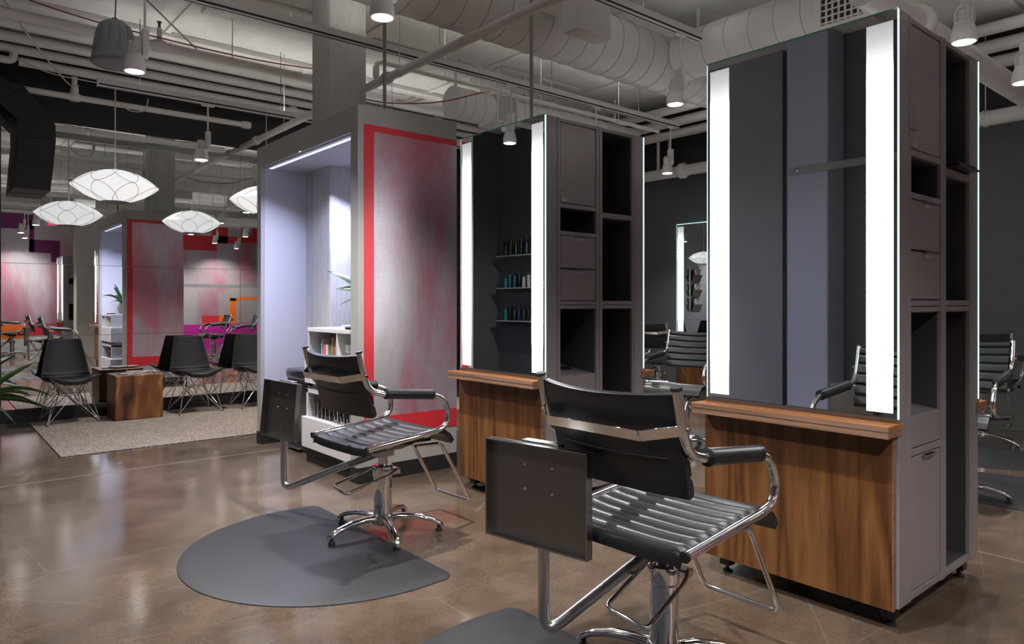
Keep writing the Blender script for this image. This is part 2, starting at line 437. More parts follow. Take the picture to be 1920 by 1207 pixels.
wb = struct('wall_back', B(XL, XR, YB, YB + 0.12, 0, ZC), 'wall_black', 'black wall carrying a grid of mirror panels', smooth=0)
struct('wall_left', B(XL - 0.12, XL, YF, YB, 0, ZC), 'wall_charcoal', 'dark wall on the left', smooth=0)
wr = struct('wall_right', B(XR, XR + 0.12, YF, YB, 0, ZC), 'wall_charcoal', 'charcoal wall behind the far chairs', smooth=0)
wf = struct('wall_front', B(XL, XR, YF - 0.12, YF, 0, ZC), 'wall_white', 'mural wall seen in the mirrors', smooth=0)
obj('dark_upper_band', B(XR - 0.012, XR, YF, YB, 3.0, ZC), 'wall_black', wr, smooth=0)
obj('charcoal_section', B(XL, 0.3, YB - 0.004, YB, 0.0, ZC), 'wall_charcoal', wb, smooth=0)
# black plinth and the mirror panels of the back wall
struct('baseboard_back', B(0.3, 6.5, YB - 0.03, YB, 0, 0.125), 'black_paint', smooth=0, bevel=0.003)
xs = [0.63, 1.748, 2.967, 4.186, 5.405]; zs = [0.13, 0.855, 1.595, 2.335, 3.055]
obj('mirror_backing', B(xs[0], xs[-1], YB - 0.004, YB, zs[0], zs[-1]), 'shelf_glass', wb, smooth=0)
for i in range(4):
    for j in range(4):
        dx, dz = (xs[i + 1] - xs[i]) / 2 - 0.0018, (zs[j + 1] - zs[j]) / 2 - 0.002
        o = obj('mirror_panel', B(-dx, dx, -0.003, 0.003, -dz, dz), 'mirror_wall', wb, smooth=0)
        o.location = ((xs[i] + xs[i + 1]) / 2, YB - 0.009, (zs[j] + zs[j + 1]) / 2)
        o.rotation_euler = (random.uniform(-1, 1) * 0.0012, 0, random.uniform(-1, 1) * 0.0010)
# mural on the wall behind the camera, seen in the mirrors
def mural(name, x0, x1, z0, z1, mat, t=0.003):
    obj(name, B(x0, x1, YF, YF + t, z0, z1), mat, wf, smooth=0)
mural('silver_field', 0.0, 3.9, 0.65, 3.2, 'silver_mural', 0.002)
mural('silver_field', 5.2, XR, 0.62, 3.3, 'silver_mural', 0.002)
for a in ((-0.2, 2.12, 3.16, 3.42), (-0.2, 2.12, 2.95, 3.16), (2.04, 2.14, 2.42, 3.16), (2.04, 2.67, 2.40, 2.71), (2.48, 2.67, 2.18, 2.42)):
    mural('purple_band', *a, 'purple_paint', 0.004)
mural('orange_band', 0.9, 1.95, 0.35, 0.66, 'orange_paint', 0.004)
mural('red_band', 1.95, 2.7, 0.40, 0.68, 'red_paint', 0.005)
for a in ((4.6, 6.41, 2.64, 3.05), (6.27, 6.71, 2.86, 3.31), (6.41, XR, 2.88, 3.07), (7.36, XR, 3.05, 3.45), (4.4, 5.2, 2.9, 3.35)):
    mural('red_band', *a, 'red_paint', 0.004)
mural('blue_grey_band', 5.4, XR, 1.64, 1.73, 'partition_grey', 0.003)
mural('peach_field', 6.42, XR, 0.62, 1.62, 'peach_mural', 0.003)
for a in ((6.43, 6.90, 0.64, 0.86), (6.73, 6.90, 0.86, 1.35), (6.73, XR, 1.27, 1.35)):
    mural('orange_band', *a, 'orange_paint', 0.005)
mural('red_band', 5.98, 6.43, 0.64, 0.86, 'red_paint', 0.005)
mural('magenta_band', 4.6, XR, 0.0, 0.62, 'magenta_paint', 0.005)

# ================================================================== styling stations
def make_station():
    t = thing('styling_station', 'x', 'styling station', group='double-sided styling stations')
    G = MB()
    S0, S1 = -0.425, 0.425
    G.box(S0, -0.339, -0.40, 0.40, 0.09, 2.262); G.box(-0.335, -0.312, -0.40, 0.40, 0.09, 2.262)
    G.box(-0.012, 0.013, -0.40, 0.40, 0.09, 2.262); G.box(0.017, 0.043, -0.40, 0.40, 0.09, 2.262)
    G.box(0.318, 0.335, -0.40, 0.40, 0.09, 2.262); G.box(0.339, S1, -0.40, 0.40, 0.09, 2.262)
    G.box(-0.335, 0.335, -0.398, 0.398, 2.240, 2.260); G.box(-0.335, 0.335, -0.398, 0.398, 0.092, 0.118)
    for x0, x1, z0, z1 in ((-0.312, -0.012, 1.748, 1.772), (-0.312, -0.012, 1.590, 1.612), (-0.334, -0.012, 1.164, 1.184), (-0.334, -0.012, 1.187, 1.208),
                           (-0.312, -0.012, 0.626, 0.652), (0.043, 0.318, 1.716, 1.746), (0.043, 0.334, 1.164, 1.184), (0.043, 0.334, 1.187, 1.208)):
        G.box(x0, x1, -0.398, 0.398, z0, z1)
    obj('carcass', G, 'cab_grey', t, bevel=0.0015, smooth=0, seg=1)
    D = MB()                                   # dark liners of the bays
    for x0, x1 in ((-0.312, -0.012), (0.043, 0.318)):
        D.box(x0 + 0.001, x1 - 0.001, -0.012, 0.012, 0.118, 2.24)
        for s in (-1, 1):
            ya, yb = (-0.385, -0.012) if s < 0 else (0.012, 0.385)
            D.box(x0, x0 + 0.004, ya, yb, 0.119, 2.239); D.box(x1 - 0.004, x1, ya, yb, 0.119, 2.239)
            for z in (2.236, 1.744 if x0 < 0 else 1.712, 1.16):
                D.box(x0, x1, ya, yb, z, z + 0.004)
            for z in ((1.612, 1.772, 1.208, 0.118) if x0 < 0 else (1.746, 1.208, 0.118)):
                D.box(x0, x1, ya, yb, z, z + 0.003)
    obj('bay_liner', D, 'cab_dark', t, smooth=0)
    for s in (-1, 1):                          # the two cabinet faces
        def fb(x0, x1, z0, z1, d=0.018, inset=0.004):
            y0 = -0.40 + inset if s < 0 else 0.40 - inset - d
            return B(x0, x1, y0, y0 + d, z0, z1)
        yo = -0.398 if s < 0 else 0.398
        def plate(x0, x1, z0, z1, a, b_):      # small piece standing proud of the face
            ya, yb = sorted((yo - s * a, yo + s * b_)); return B(x0, x1, ya, yb, z0, z1)
        d = obj('cabinet_door', fb(-0.307, -0.017, 1.777, 2.236), 'cab_grey', t, bevel=0.0015, smooth=0, seg=1)
        obj('pull', plate(-0.345, -0.262, 1.845, 1.935, 0.0, 0.004), 'brushed_steel', d, bevel=0.001, smooth=0, seg=1)
        obj('name_tag', plate(-0.300, -0.255, 1.783, 1.800, 0.002, 0.002), 'label_white', d, smooth=0)
        for z0, z1 in ((1.400, 1.586), (1.213, 1.393)):
            d = obj('drawer', fb(-0.307, -0.017, z0, z1), 'cab_grey', t, bevel=0.0015, smooth=0, seg=1)
            obj('pull', plate(-0.20, -0.10, z1 - 0.003, z1 + 0.002, 0.0, 0.014), 'chrome', d, smooth=0)
            obj('name_tag', plate(-0.185, -0.12, z1 - 0.022, z1 - 0.008, 0.002, 0.002), 'label_white', d, smooth=0)
        obj('fixed_panel', fb(-0.309, -0.015, 0.656, 0.775), 'cab_grey', t, bevel=0.0015, smooth=0, seg=1)
        d = obj('tilt_door', fb(-0.307, -0.017, 0.122, 0.621), 'cab_grey', t, bevel=0.0015, smooth=0, seg=1)
        obj('pull', plate(-0.20, -0.10, 0.614, 0.619, 0.0, 0.016), 'chrome', d, smooth=0)
        obj('name_tag', plate(-0.19, -0.15, 0.598, 0.611, 0.002, 0.002), 'label_white', d, smooth=0)
        T = MB(); ya, yb = yo - s * 0.01, 0.012 * s
        T.hexa([(-0.311, ya, 0.755), (-0.013, ya, 0.755), (-0.013, yb, 0.80), (-0.311, yb, 0.80), (-0.311, ya, 0.775), (-0.013, ya, 0.775), (-0.013, yb, 0.82), (-0.311, yb, 0.82)])
        tp = obj('tool_shelf', T, 'cab_grey', t, smooth=0)
        for x in (-0.225, -0.10):
            rg = MB().lathe([(0.040, 0.0), (0.046, 0.0), (0.046, 0.006), (0.034, 0.006)], 24, (x, s * 0.21, 0.797), caps=False)
            obj('tool_hole', rg, 'black_plastic', tp)
            obj('tool_hole', MB().lathe([(0.0, 0.0), (0.040, 0.0)], 24, (x, s * 0.21, 0.8005)), 'dark_slot', tp)
        obj('peg', MB().lathe([(0.0, -0.02), (0.011, -0.02), (0.013, 0.0), (0.006, 0.01)], 16, (-0.16, s * 0.03, 1.02), axis='Y'), 'black_plastic', t)
    for s in (-1, 1):                          # mirror sides, front is -x
        fx = lambda a, b_: (s * a, s * b_) if s > 0 else (s * b_, s * a)
        x0, x1 = fx(0.426, 0.434)
        mi = obj('mirror', B(x0, x1, -0.398, 0.398, 0.778, 2.258), 'mirror', t, smooth=0)
        for y0, y1 in ((-0.402, -0.3985), (0.3985, 0.402)):
            obj('glass_edge', B(x0, x1, y0, y1, 0.778, 2.258), 'painted_edge_glow', mi, smooth=0, label='glowing pale green glass edge')
        obj('glass_edge', B(x0, x1, -0.402, 0.402, 2.2585, 2.264), 'glass_green', mi, smooth=0)
        xa, xb = fx(0.4342, 0.4352)
        for y0, y1 in ((-0.384, -0.290), (0.290, 0.384)):
            obj('light_strip', B(xa, xb, y0, y1, 0.798, 2.222), 'strip_light', mi, smooth=0, label='white backlit strip of frosted glass')
        xa, xb = fx(0.405, 0.53); lg = obj('ledge', B(xa, xb, -0.405, 0.415, 0.7415, 0.762), 'teak_top', t, bevel=0.001, smooth=0, seg=1)
        xa, xb = fx(0.405, 0.5295); obj('ledge_edge', B(xa, xb, -0.404, 0.414, 0.7185, 0.741), 'ply_edge', lg, smooth=0)
        xa, xb = fx(0.528, 0.5315); obj('ledge_edge', B(xa, xb, -0.405, 0.415, 0.7425, 0.7615), 'ply_edge', lg, smooth=0)
        xa, xb = fx(0.42, 0.445); obj('mirror_rail', B(xa, xb, -0.40, 0.40, 0.762, 0.774), 'ply_edge', t, smooth=0)
        xa, xb = fx(0.4455, 0.4475); obj('mirror_trim', B(xa, xb, -0.40, 0.40, 0.770, 0.782), 'brushed_steel', t, smooth=0)
        xa, xb = fx(0.425, 0.445); wp = obj('apron_panel', B(xa, xb, -0.385, 0.405, 0.083, 0.7185), 'teak', t, bevel=0.001, smooth=0, seg=1)
        xa, xb = fx(0.4245, 0.4452); obj('panel_edge', B(xa, xb, -0.3875, -0.385, 0.083, 0.7185), 'ply_edge', wp, smooth=0)
    for x in (-0.36, 0.36):
        for y in (-0.345, 0.345):
            l = obj('leg', B(x - 0.025, x + 0.025, y - 0.025, y + 0.025, 0.032, 0.09), 'black_plastic', t, bevel=0.002, smooth=0)
            obj('levelling_foot', MB().lathe([(0.022, 0.0), (0.022, 0.008), (0.008, 0.014), (0.008, 0.033)], 14, (x, y, 0)), 'black_plastic', l)
    return t
st = make_station()
STX = 3.13
st.location = (STX, 1.435, 0); st['label'] = 'nearest tall grey styling station with lit mirror, full height at the right'
dup(st, (STX, 3.300, 0), 0, 'middle styling station with lit mirror, standing next to the red column')
dup(st, (2.95, -2.15, 0), 0, 'styling station in the back mirror, against the purple mural wall')
# black thing lying in the open bay of the near station
h = thing('tool_holder', 'flat black holder sticking out of an open bay of the near station', 'tool holder', (3.26, 1.09, 1.7505))
obj('plate', B(-0.07, 0.17, -0.10, 0.10, 0.0, 0.008), 'black_plastic', h, bevel=0.002, smooth=0)
obj('rim', MB().tube([(-0.06, -0.085, 0.016), (0.16, -0.085, 0.016), (0.16, 0.09, 0.016), (-0.06, 0.09, 0.016)], 0.006, 8, closed=True), 'black_plastic', h)

# wall mirror on the charcoal wall
def wall_mirror(y0, y1, label):
    t = thing('wall_mirror', label, 'mirror', (XR, (y0 + y1) / 2, 0), group='lit mirrors on the charcoal wall')
    hw = (y1 - y0) / 2
    mi = obj('glass', B(-0.03, -0.022, -hw, hw, 0.79, 2.25), 'mirror', t, smooth=0)
    for a, b_ in ((-hw - 0.004, -hw), (hw, hw + 0.004)): obj('glass_edge', B(-0.031, -0.02, a, b_, 0.79, 2.25), 'painted_edge_glow', mi, smooth=0)
    obj('glass_edge', B(-0.031, -0.02, -hw, hw, 2.2502, 2.258), 'painted_edge_glow', mi, smooth=0)
    obj('backing', B(-0.022, 0, -hw + 0.02, hw - 0.02, 0.8, 2.24), 'cab_grey', t, smooth=0)
    for a, b_ in ((-hw + 0.015, -hw + 0.11), (hw - 0.11, hw - 0.015)): obj('light_strip', B(-0.0312, -0.0302, a, b_, 0.81, 2.22), 'strip_light', mi, smooth=0)
    lg = obj('ledge', B(-0.13, 0, -hw, hw, 0.72, 0.762), 'teak_top', t, smooth=0)
    obj('apron_panel', B(-0.04, 0, -hw, hw, 0.08, 0.72), 'teak', t, smooth=0)
wall_mirror(5.02, 5.84, 'lit mirror on the far charcoal wall, between the two near stations')
wall_mirror(2.95, 3.75, 'lit mirror on the charcoal wall behind the nearest station')

# ================================================================== niche column with the red frame
CX0, CX1, CY0, CY1, CH = 2.22, 3.02, 4.20, 6.00, 2.515
bx = thing('niche_box', 'tall grey box column with red framed side and lit coffee niche', 'box column', (2.62, 5.1, 0))
def Lb(x0, x1, y0, y1, z0, z1): return B(x0 - 2.62, x1 - 2.62, y0 - 5.1, y1 - 5.1, z0, z1)
obj('top_slab', Lb(CX0, CX1, CY0, CY1, 2.345, CH), 'box_grey', bx, smooth=0, bevel=0.002)
obj('side_wall', Lb(CX0, CX1, CY0, CY0 + 0.10, 0.105, 2.345), 'box_grey', bx, smooth=0)
obj('side_wall', Lb(CX0, CX1, CY1 - 0.085, CY1, 0.105, 2.345), 'box_grey', bx, smooth=0)
obj('back_wall', Lb(2.95, CX1, CY0 + 0.10, CY1 - 0.085, 0.105, 2.345), 'niche_white', bx, smooth=0)
obj('niche_lining', Lb(CX0 + 0.03, 2.95, CY1 - 0.088, CY1 - 0.085, 0.0, 2.345), 'niche_white', bx, smooth=0)
obj('niche_lining', Lb(2.62, 2.66, 5.80, CY1 - 0.088, 0.0, 2.345), 'niche_white', bx, smooth=0)
obj('niche_lining', Lb(CX0 + 0.03, 2.95, CY0 + 0.10, CY0 + 0.103, 0.0, 2.345), 'niche_white', bx, smooth=0)
obj('niche_ceiling', Lb(CX0 + 0.03, 2.95, CY0 + 0.10, CY1 - 0.085, 2.338, 2.345), 'niche_white', bx, smooth=0)
obj('light_bar', Lb(CX0 + 0.06, CX0 + 0.085, CY0 + 0.16, CY1 - 0.12, 2.332, 2.338), 'niche_led', bx, smooth=0)
for y0, y1 in ((CY0 - 0.004, CY0 + 0.104), (CY1 - 0.09, CY1 + 0.004)):
    obj('plinth', Lb(CX0 - 0.004, CX1, y0, y1, 0.0, 0.105), 'black_paint', bx, smooth=0)
obj('plinth', Lb(2.96, CX1, CY0, CY1, 0.0, 0.105), 'black_paint', bx, smooth=0)
for f in (0, 1):
    ya, yb = (CY0 - 0.003, CY0) if f == 0 else (CY1, CY1 + 0.003)
    yc, yd = (CY0 - 0.002, CY0) if f == 0 else (CY1, CY1 + 0.002)
    obj('metallic_panel', Lb(2.338, CX1, yc, yd, 0.43, 2.346), 'silver_pink', bx, smooth=0, label='brushed silver and pink metallic panel')
    for a in ((2.265, 2.338, 0.30, 2.388), (2.338, CX1, 2.346, 2.388), (2.338, CX1, 0.30, 0.43)):
        obj('red_frame', Lb(a[0], a[1], ya, yb, a[2], a[3]), 'red_paint', bx, smooth=0, label='red painted band')
lt = bpy.data.lights.new('niche_light', 'AREA'); lt.shape = 'RECTANGLE'; lt.size = 1.45; lt.size_y = 0.03; lt.energy = 50; lt.color = (0.66, 0.70, 1.0)
lo = bpy.data.objects.new('niche_light', lt); COL.objects.link(lo); lo.parent = bx
lo.location = (CX0 + 0.075 - 2.62, 0.02, 2.322); lo.rotation_euler = (0, math.radians(20), 0); lt.spread = math.radians(150)

col = MB()
col.box(2.62, 2.96, 5.44, 5.80, 0, ZC)
cc = obj('concrete_column', col, 'raw_concrete', None, bevel=0.018, smooth=0)
tag(cc, 'square concrete column rising from the niche box to the ceiling', 'column')

# white drawer unit standing in the niche
un = thing('drawer_unit', 'white coffee cabinet with open shelves inside the lit niche', 'cabinet', (2.42, 4.72, 0))
def Lu(x0, x1, y0, y1, z0, z1): return B(x0 - 2.42, x1 - 2.42, y0 - 4.72, y1 - 4.72, z0, z1)
U0, U1 = 4.304, 5.06
obj('kick', Lu(2.26, 2.75, U0, U1 + 0.03, 0.0, 0.115), 'black_paint', un, smooth=0)
obj('drawer', Lu(2.222, 2.75, U0, 5.095, 0.117, 0.342), 'white_laminate', un, bevel=0.002, smooth=0)
c = MB(); c.box(2.245, 2.75, U1 - 0.03, U1, 0.342, 0.55); c.box(2.245, 2.75, U0, U0 + 0.02, 0.342, 0.55); c.box(2.73, 2.75, U0, U1, 0.342, 0.55); c.box(2.245, 2.75, U0, U1, 0.525, 0.552)
def shift(mb, dx, dy):
    mb.v = [(x - dx, y - dy, z) for x, y, z in mb.v]; return mb
obj('glass_bay', shift(c, 2.42, 4.72), 'white_laminate', un, smooth=0)
obj('recess', Lu(2.30, 2.75, U0, U1, 0.552, 0.60), 'label_white', un, smooth=0)
obj('drawer', Lu(2.235, 2.75, U0, 5.07, 0.598, 0.812), 'white_laminate', un, bevel=0.002, smooth=0)
c = MB(); ty = 5.03
for a in ((ty - 0.02, ty), (4.545, 4.565), (U0, U0 + 0.02)): c.box(2.245, 2.62, a[0], a[1], 0.812, 0.985)
c.box(2.60, 2.62, U0, ty, 0.812, 0.985); c.box(2.24, 2.62, U0, ty, 0.985, 1.012)
obj('open_shelf', shift(c, 2.42, 4.72), 'white_laminate', un, bevel=0.001, smooth=0, seg=1)

# things in and on the cabinet
bk = [('carton', 'navy blue carton on the cabinet shelf', 4.955, 0.045, 0.085, 'book_blue'), ('carton', 'pale slim carton beside the navy one', 4.915, 0.012, 0.115, 'book_white'),
      ('carton', 'pink carton on the cabinet shelf', 4.868, 0.035, 0.075, 'book_pink'), ('carton', 'small white carton beside the pink one', 4.828, 0.035, 0.078, 'book_white')]
for nm, lb, y, wd, hh, mt in bk:
    o = obj(nm, B(0, 0.10, -wd / 2, wd / 2, 0, hh), mt, None, bevel=0.001, smooth=0); o.location = (2.30, y, 0.8125); tag(o, lb, 'carton', 'cartons on the cabinet shelf')
for k, (y, hh) in enumerate(((4.765, 0.135), (4.715, 0.13), (4.662, 0.085))):
    t = thing('cup_stack', ['taller stack of brown paper cups beside the white carton', 'second tall stack of brown paper cups', 'short stack of brown paper cups by the shelf divider'][k], 'paper cups', (2.33, y, 0.8125), group='stacks of brown paper cups')
    for q in range(int(hh / 0.022)):
        z = q * 0.022
        obj('cup', MB().lathe([(0.019, z), (0.023, z + 0.018), (0.0245, z + 0.019), (0.0245, z + 0.022), (0.019, z + 0.022)], 16), 'brown_paper', t)
plate_me = None
for k in range(5):
    p = MB().lathe([(0.0, 0.0), (0.045, 0.0), (0.055, 0.004), (0.088, 0.014), (0.088, 0.017), (0.055, 0.008), (0.0, 0.006)], 28)
    o = obj('plate', plate_me or p, 'porcelain'); plate_me = o.data; o.location = (2.35, 4.435, 0.842 + k * 0.0115)
    tag(o, ('lowest', 'second lowest', 'middle', 'second highest', 'topmost')[k] + ' white plate of the stack on the cabinet shelf', 'plate', 'stacked white plates')
o = obj('bowl', MB().lathe([(0.0, 0.0), (0.035, 0.0), (0.06, 0.012), (0.082, 0.029), (0.08, 0.029), (0.055, 0.016), (0.0, 0.006)], 28), 'porcelain'); o.location = (2.35, 4.435, 0.8125)
tag(o, 'white bowl under the stack of plates', 'bowl')
t = thing('serving_tray', 'white tray on top of the niche cabinet', 'tray', (2.345, 4.47, 1.0125))
obj('foot', B(-0.05, 0.05, -0.06, 0.06, 0, 0.010), 'dark_slot', t, smooth=0)
obj('dish', MB().lathe([(0.0, 0.010), (0.06, 0.010), (0.10, 0.022), (0.10, 0.027), (0.06, 0.016), (0.0, 0.016)], 28), 'porcelain', t)
ORD = ('first', 'second', 'third', 'fourth', 'fifth', 'sixth', 'seventh')
gl = MB().lathe([(0.0, 0.0), (0.027, 0.0), (0.031, 0.13), (0.0285, 0.13), (0.025, 0.012), (0.0, 0.012)], 14)
gme = mesh('tumbler', gl, 'clear_glass', 40)
for i in range(2):
    for j in range(6):
        o = obj('tumbler', gme, None); o.location = (2.30 + 0.066 * i, 4.985 - 0.065 * j, 0.3425)
        tag(o, '%s clear tumbler from the left, %s row of the low niche shelf' % (ORD[j], ('front', 'rear')[i]), 'glass', 'tumblers on the low niche shelf')
for j in range(3):
    t = thing('glass_mug', ['clear glass mug next to the tumblers', 'clear glass mug between two mugs', 'clear glass mug farthest from the tumblers'][j], 'mug', (2.30, 4.58 - 0.095 * j, 0.3425), group='glass mugs on the low niche shelf')
    obj('cup', MB().lathe([(0.0, 0.0), (0.034, 0.0), (0.038, 0.085), (0.035, 0.085), (0.031, 0.01), (0.0, 0.01)], 18), 'clear_glass', t)
    obj('handle', MB().tube([(-0.036, 0, 0.07), (-0.064, 0, 0.066), (-0.064, 0, 0.022), (-0.035, 0, 0.016)], 0.005, 8, fillet=0.02), 'clear_glass', t)

# waste bin
t = thing('waste_bin', 'steel and black step waste bin in the niche beside the drawers', 'waste bin', (2.50, 5.50, 0))
bd = MB(); bd.box(-0.13, 0.13, -0.20, 0.20, 0.03, 0.56)
obj('body', bd, 'trash_black', t, bevel=0.03, seg=4)
obj('front_shell', B(-0.137, -0.02, -0.206, 0.206, 0.06, 0.545), 'trash_steel', t, bevel=0.02, seg=4)
obj('lid', B(-0.15, 0.14, -0.215, 0.215, 0.57, 0.655), 'trash_steel', t, bevel=0.025, seg=4)
obj('collar', B(-0.135, 0.13, -0.205, 0.205, 0.55, 0.572), 'trash_black', t, smooth=0)
obj('base', B(-0.14, 0.135, -0.207, 0.207, 0.0, 0.05), 'trash_black', t, bevel=0.01)
obj('pedal', B(-0.18, -0.12, -0.12, 0.12, 0.02, 0.035), 'brushed_steel', t, bevel=0.004)
# potted plant on the niche cabinet
def leaf_mb(mb, base, az, length, rise, droop, width, roll=0.0, n=9, fold=0.25):
    d = Vector((math.cos(az), math.sin(az), 0)); s_ = Vector((-math.sin(az), math.cos(az), 0)) * math.cos(roll) + Vector((0, 0, math.sin(roll))); b0 = Vector(base)
    pts = []
    for i in range(n + 1):
        t_ = i / n
        p = b0 + d * length * t_ + Vector((0, 0, rise * t_ - droop * t_ * t_))
        wv = width * (math.sin(PI * min(1, 0.12 + 0.88 * t_)) ** 0.7) * (1 - 0.15 * t_)
        pts.append((p, wv if i < n else 0.001))
    i0 = len(mb.v)
    for p, wv in pts:
        mb.v += [tuple(p - s_ * wv + Vector((0, 0, wv * fold))), tuple(p), tuple(p + s_ * wv + Vector((0, 0, wv * fold)))]
    for i in range(n):
        for k in (0, 1):
            a = i0 + i * 3 + k; mb.f.append((a, a + 3, a + 4, a + 1))
    return mb
def add_leaf(t, *a):
    o = obj('leaf', leaf_mb(MB(), *a), 'leaf', t, smooth=80)
    sl = o.modifiers.new('thick', 'SOLIDIFY'); sl.thickness = 0.0015
t = thing('potted_plant', 'leafy plant in a ribbed grey pot on the niche cabinet', 'plant', (2.535, 4.42, 1.0125))
pr = [(0.0, 0.0), (0.05, 0.0)]
for k in range(9): pr += [(0.055 + 0.03 * math.sin(PI * (k + 0.3) / 9.5) + 0.0, 0.012 + k * 0.018), (0.060 + 0.03 * math.sin(PI * (k + 0.6) / 9.5), 0.022 + k * 0.018)]
pr += [(0.055, 0.178), (0.05, 0.16), (0.0, 0.16)]
obj('pot', MB().lathe(pr, 28), 'pot_grey', t)
for k, (az, ln, ri, dr, wd) in enumerate([(math.radians(az_), a_, b_, c_, d_) for az_, a_, b_, c_, d_ in ((118, 0.47, 0.40, 0.14, 0.030), (124, 0.34, 0.30, 0.18, 0.026), (110, 0.30, 0.22, 0.15, 0.024),
                                           (140, 0.30, 0.20, 0.19, 0.022), (165, 0.32, 0.38, 0.26, 0.024), (150, 0.16, 0.42, 0.10, 0.026), (95, 0.16, 0.46, 0.10, 0.026), (75, 0.26, 0.30, 0.20, 0.022))]):
    add_leaf(t, (0.01 * math.cos(az), 0.01 * math.sin(az), 0.16), az, ln, ri, dr, wd, (-0.8, -1.0, -0.7, -0.5)[k % 4])

# ================================================================== styling chairs
TRAYS = {}
def make_chair(name='styling_chair'):
    t = thing(name, 'x', 'styling chair', group='black and chrome styling chairs')
    side = [(-0.297, 0.955), (-0.285, 0.90), (-0.268, 0.83), (-0.238, 0.775), (-0.165, 0.752), (0.135, 0.722), (0.195, 0.695), (0.226, 0.625), (0.215, 0.565), (0.155, 0.541), (-0.255, 0.499)]
    for s in (-1, 1):
        P = [(x, s * 0.262, z) for x, z in side]
        f = obj('side_frame', MB().tube(P, 0.0145, 14, fillet=0.055), 'chrome', t, smooth=60)
        obj('end_cap', MB().tube([(-0.2965, s * 0.262, 0.953), (-0.2985, s * 0.262, 0.962)], 0.0165, 14), 'black_plastic', f)
        obj('end_cap', MB().tube([(-0.254, s * 0.262, 0.4992), (-0.263, s * 0.262, 0.4982)], 0.0165, 14), 'black_plastic', f)
        ap = MB(); n = 14
        cs = [(math.cos(2 * PI * k / 16) * 0.027, math.sin(2 * PI * k / 16) * 0.024) for k in range(16)]
        A, C_ = Vector((-0.160, s * 0.262, 0.755)), Vector((0.128, s * 0.262, 0.7265))
        dv = (C_ - A).normalized()
        rs = [0.016] + [0.0255] * 5 + [0.016]; pp = [A, A + dv * 0.004, A + dv * 0.012, A.lerp(C_, 0.5), C_ - dv * 0.012, C_ - dv * 0.004, C_]
        ap.tube(pp, 0.025, 16, rs=rs)
        pd = obj('arm_pad', ap, 'leather', t, smooth=60)
        for e in (0.035, 0.965):
            q = A.lerp(C_, e); obj('seam', MB().tube([q - dv * 0.004, q + dv * 0.004], 0.0268, 16), 'leather', pd, smooth=60)
        obj('seam', MB().tube([A.lerp(C_, 0.04) + Vector((0, s * 0.022, -0.012)), A.lerp(C_, 0.96) + Vector((0, s * 0.022, -0.012))], 0.0032, 6), 'leather', pd, smooth=60)
    # seat: channelled sling
    NCH = 8; CH = 8; NU = NCH * CH
    X0, X1 = -0.262, 0.185
    def seat(u, v):
        x = X0 + (X1 - X0) * u; y = -0.248 + 0.496 * v
        ph = (u * NCH) % 1.0
        z = 0.525 + 0.102 * x + 0.011 * (1 - abs(2 * ph - 1) ** 5) - 0.012 * (1 - (2 * v - 1) ** 4)
        e = min(1, (1 - abs(2 * v - 1)) * 14); z -= 0.010 * (1 - e) ** 2
        if u < 0.03: z -= (0.03 - u) / 0.03 * 0.008
        return (x, y, z)
    obj('seat', MB().slab(seat, NU, 22, lambda u, v: (0, 0, -0.020)), 'leather', t, smooth=70)
    def flap(u, v):
        y = -0.245 + 0.49 * v
        pts = [(0.183, 0.541), (0.215, 0.536), (0.248, 0.512), (0.275, 0.478)]
        k = u * 3; i = min(2, int(k)); q = k - i
        x = pts[i][0] * (1 - q) + pts[i + 1][0] * q; z = pts[i][1] * (1 - q) + pts[i + 1][1] * q
        return (x, y, z + 0.004 * math.sin(PI * ((u * 2) % 1)) - 0.01 * (1 - (2 * v - 1) ** 2) * (1 - u))
    obj('seat_front', MB().slab(flap, 12, 14, lambda u, v: (-0.018, 0, -0.018)), 'leather', t, smooth=60)
    # backrest: sling bowed to the rear, channelled in front
    prof = [(-0.288, 0.952), (-0.279, 0.90), (-0.264, 0.84), (-0.240, 0.775), (-0.222, 0.71), (-0.206, 0.642)]
    def back(u, v):
        k = u * 5; i = min(4, int(k)); q = k - i
        x = prof[i][0] * (1 - q) + prof[i + 1][0] * q; z = prof[i][1] * (1 - q) + prof[i + 1][1] * q
        y = -0.247 + 0.494 * v
        bow = 0.042 * (1 - (2 * v - 1) ** 2) * (1 - 0.45 * u)
        rnd = 0.012 * max(0, 1 - u * 14) ** 2
        tuck = 0.0
        return (x - bow - 0.010, y, z - rnd - 0.012 * (1 - (2 * v - 1) ** 2) * (1 - u))
    def bth(u, v):
        ph = (u * 6) % 1.0
        return (0.016 + 0.010 * (1 - abs(2 * ph - 1) ** 5), 0, 0.004)
    bo = obj('backrest', MB().slab(back, 48, 20, bth), 'leather', t, smooth=70)
    sm = MB(); sm.tube([Vector(back(0.66, v / 12)) + Vector((-0.0015, 0, 0)) for v in range(1, 12)], 0.0022, 6)
    obj('seam', sm, 'leather', bo, smooth=60)
    # flat chrome brace behind the backrest
    def bar(p, q, h_, th):
        p, q = Vector(p), Vector(q); d = (q - p).normalized(); n_ = d.cross(Vector((0, 0, 1))).normalized() * th; u_ = Vector((-0.007, 0, h_ / 2))
        return [p - n_ - u_, p + n_ - u_, q + n_ - u_, q - n_ - u_, p - n_ + u_, p + n_ + u_, q + n_ + u_, q - n_ + u_]
    br = MB(); zc = 0.838
    br.hexa(bar((-0.272, -0.270, zc + 0.006), (-0.348, -0.178, zc - 0.012), 0.032, 0.003)); br.hexa(bar((-0.348, -0.178, zc - 0.012), (-0.348, 0.178, zc - 0.012), 0.032, 0.003)); br.hexa(bar((-0.348, 0.178, zc - 0.012), (-0.272, 0.270, zc + 0.006), 0.032, 0.003))
    o = obj('back_brace', br, 'chrome', t, bevel=0.0015, smooth=40, seg=1)
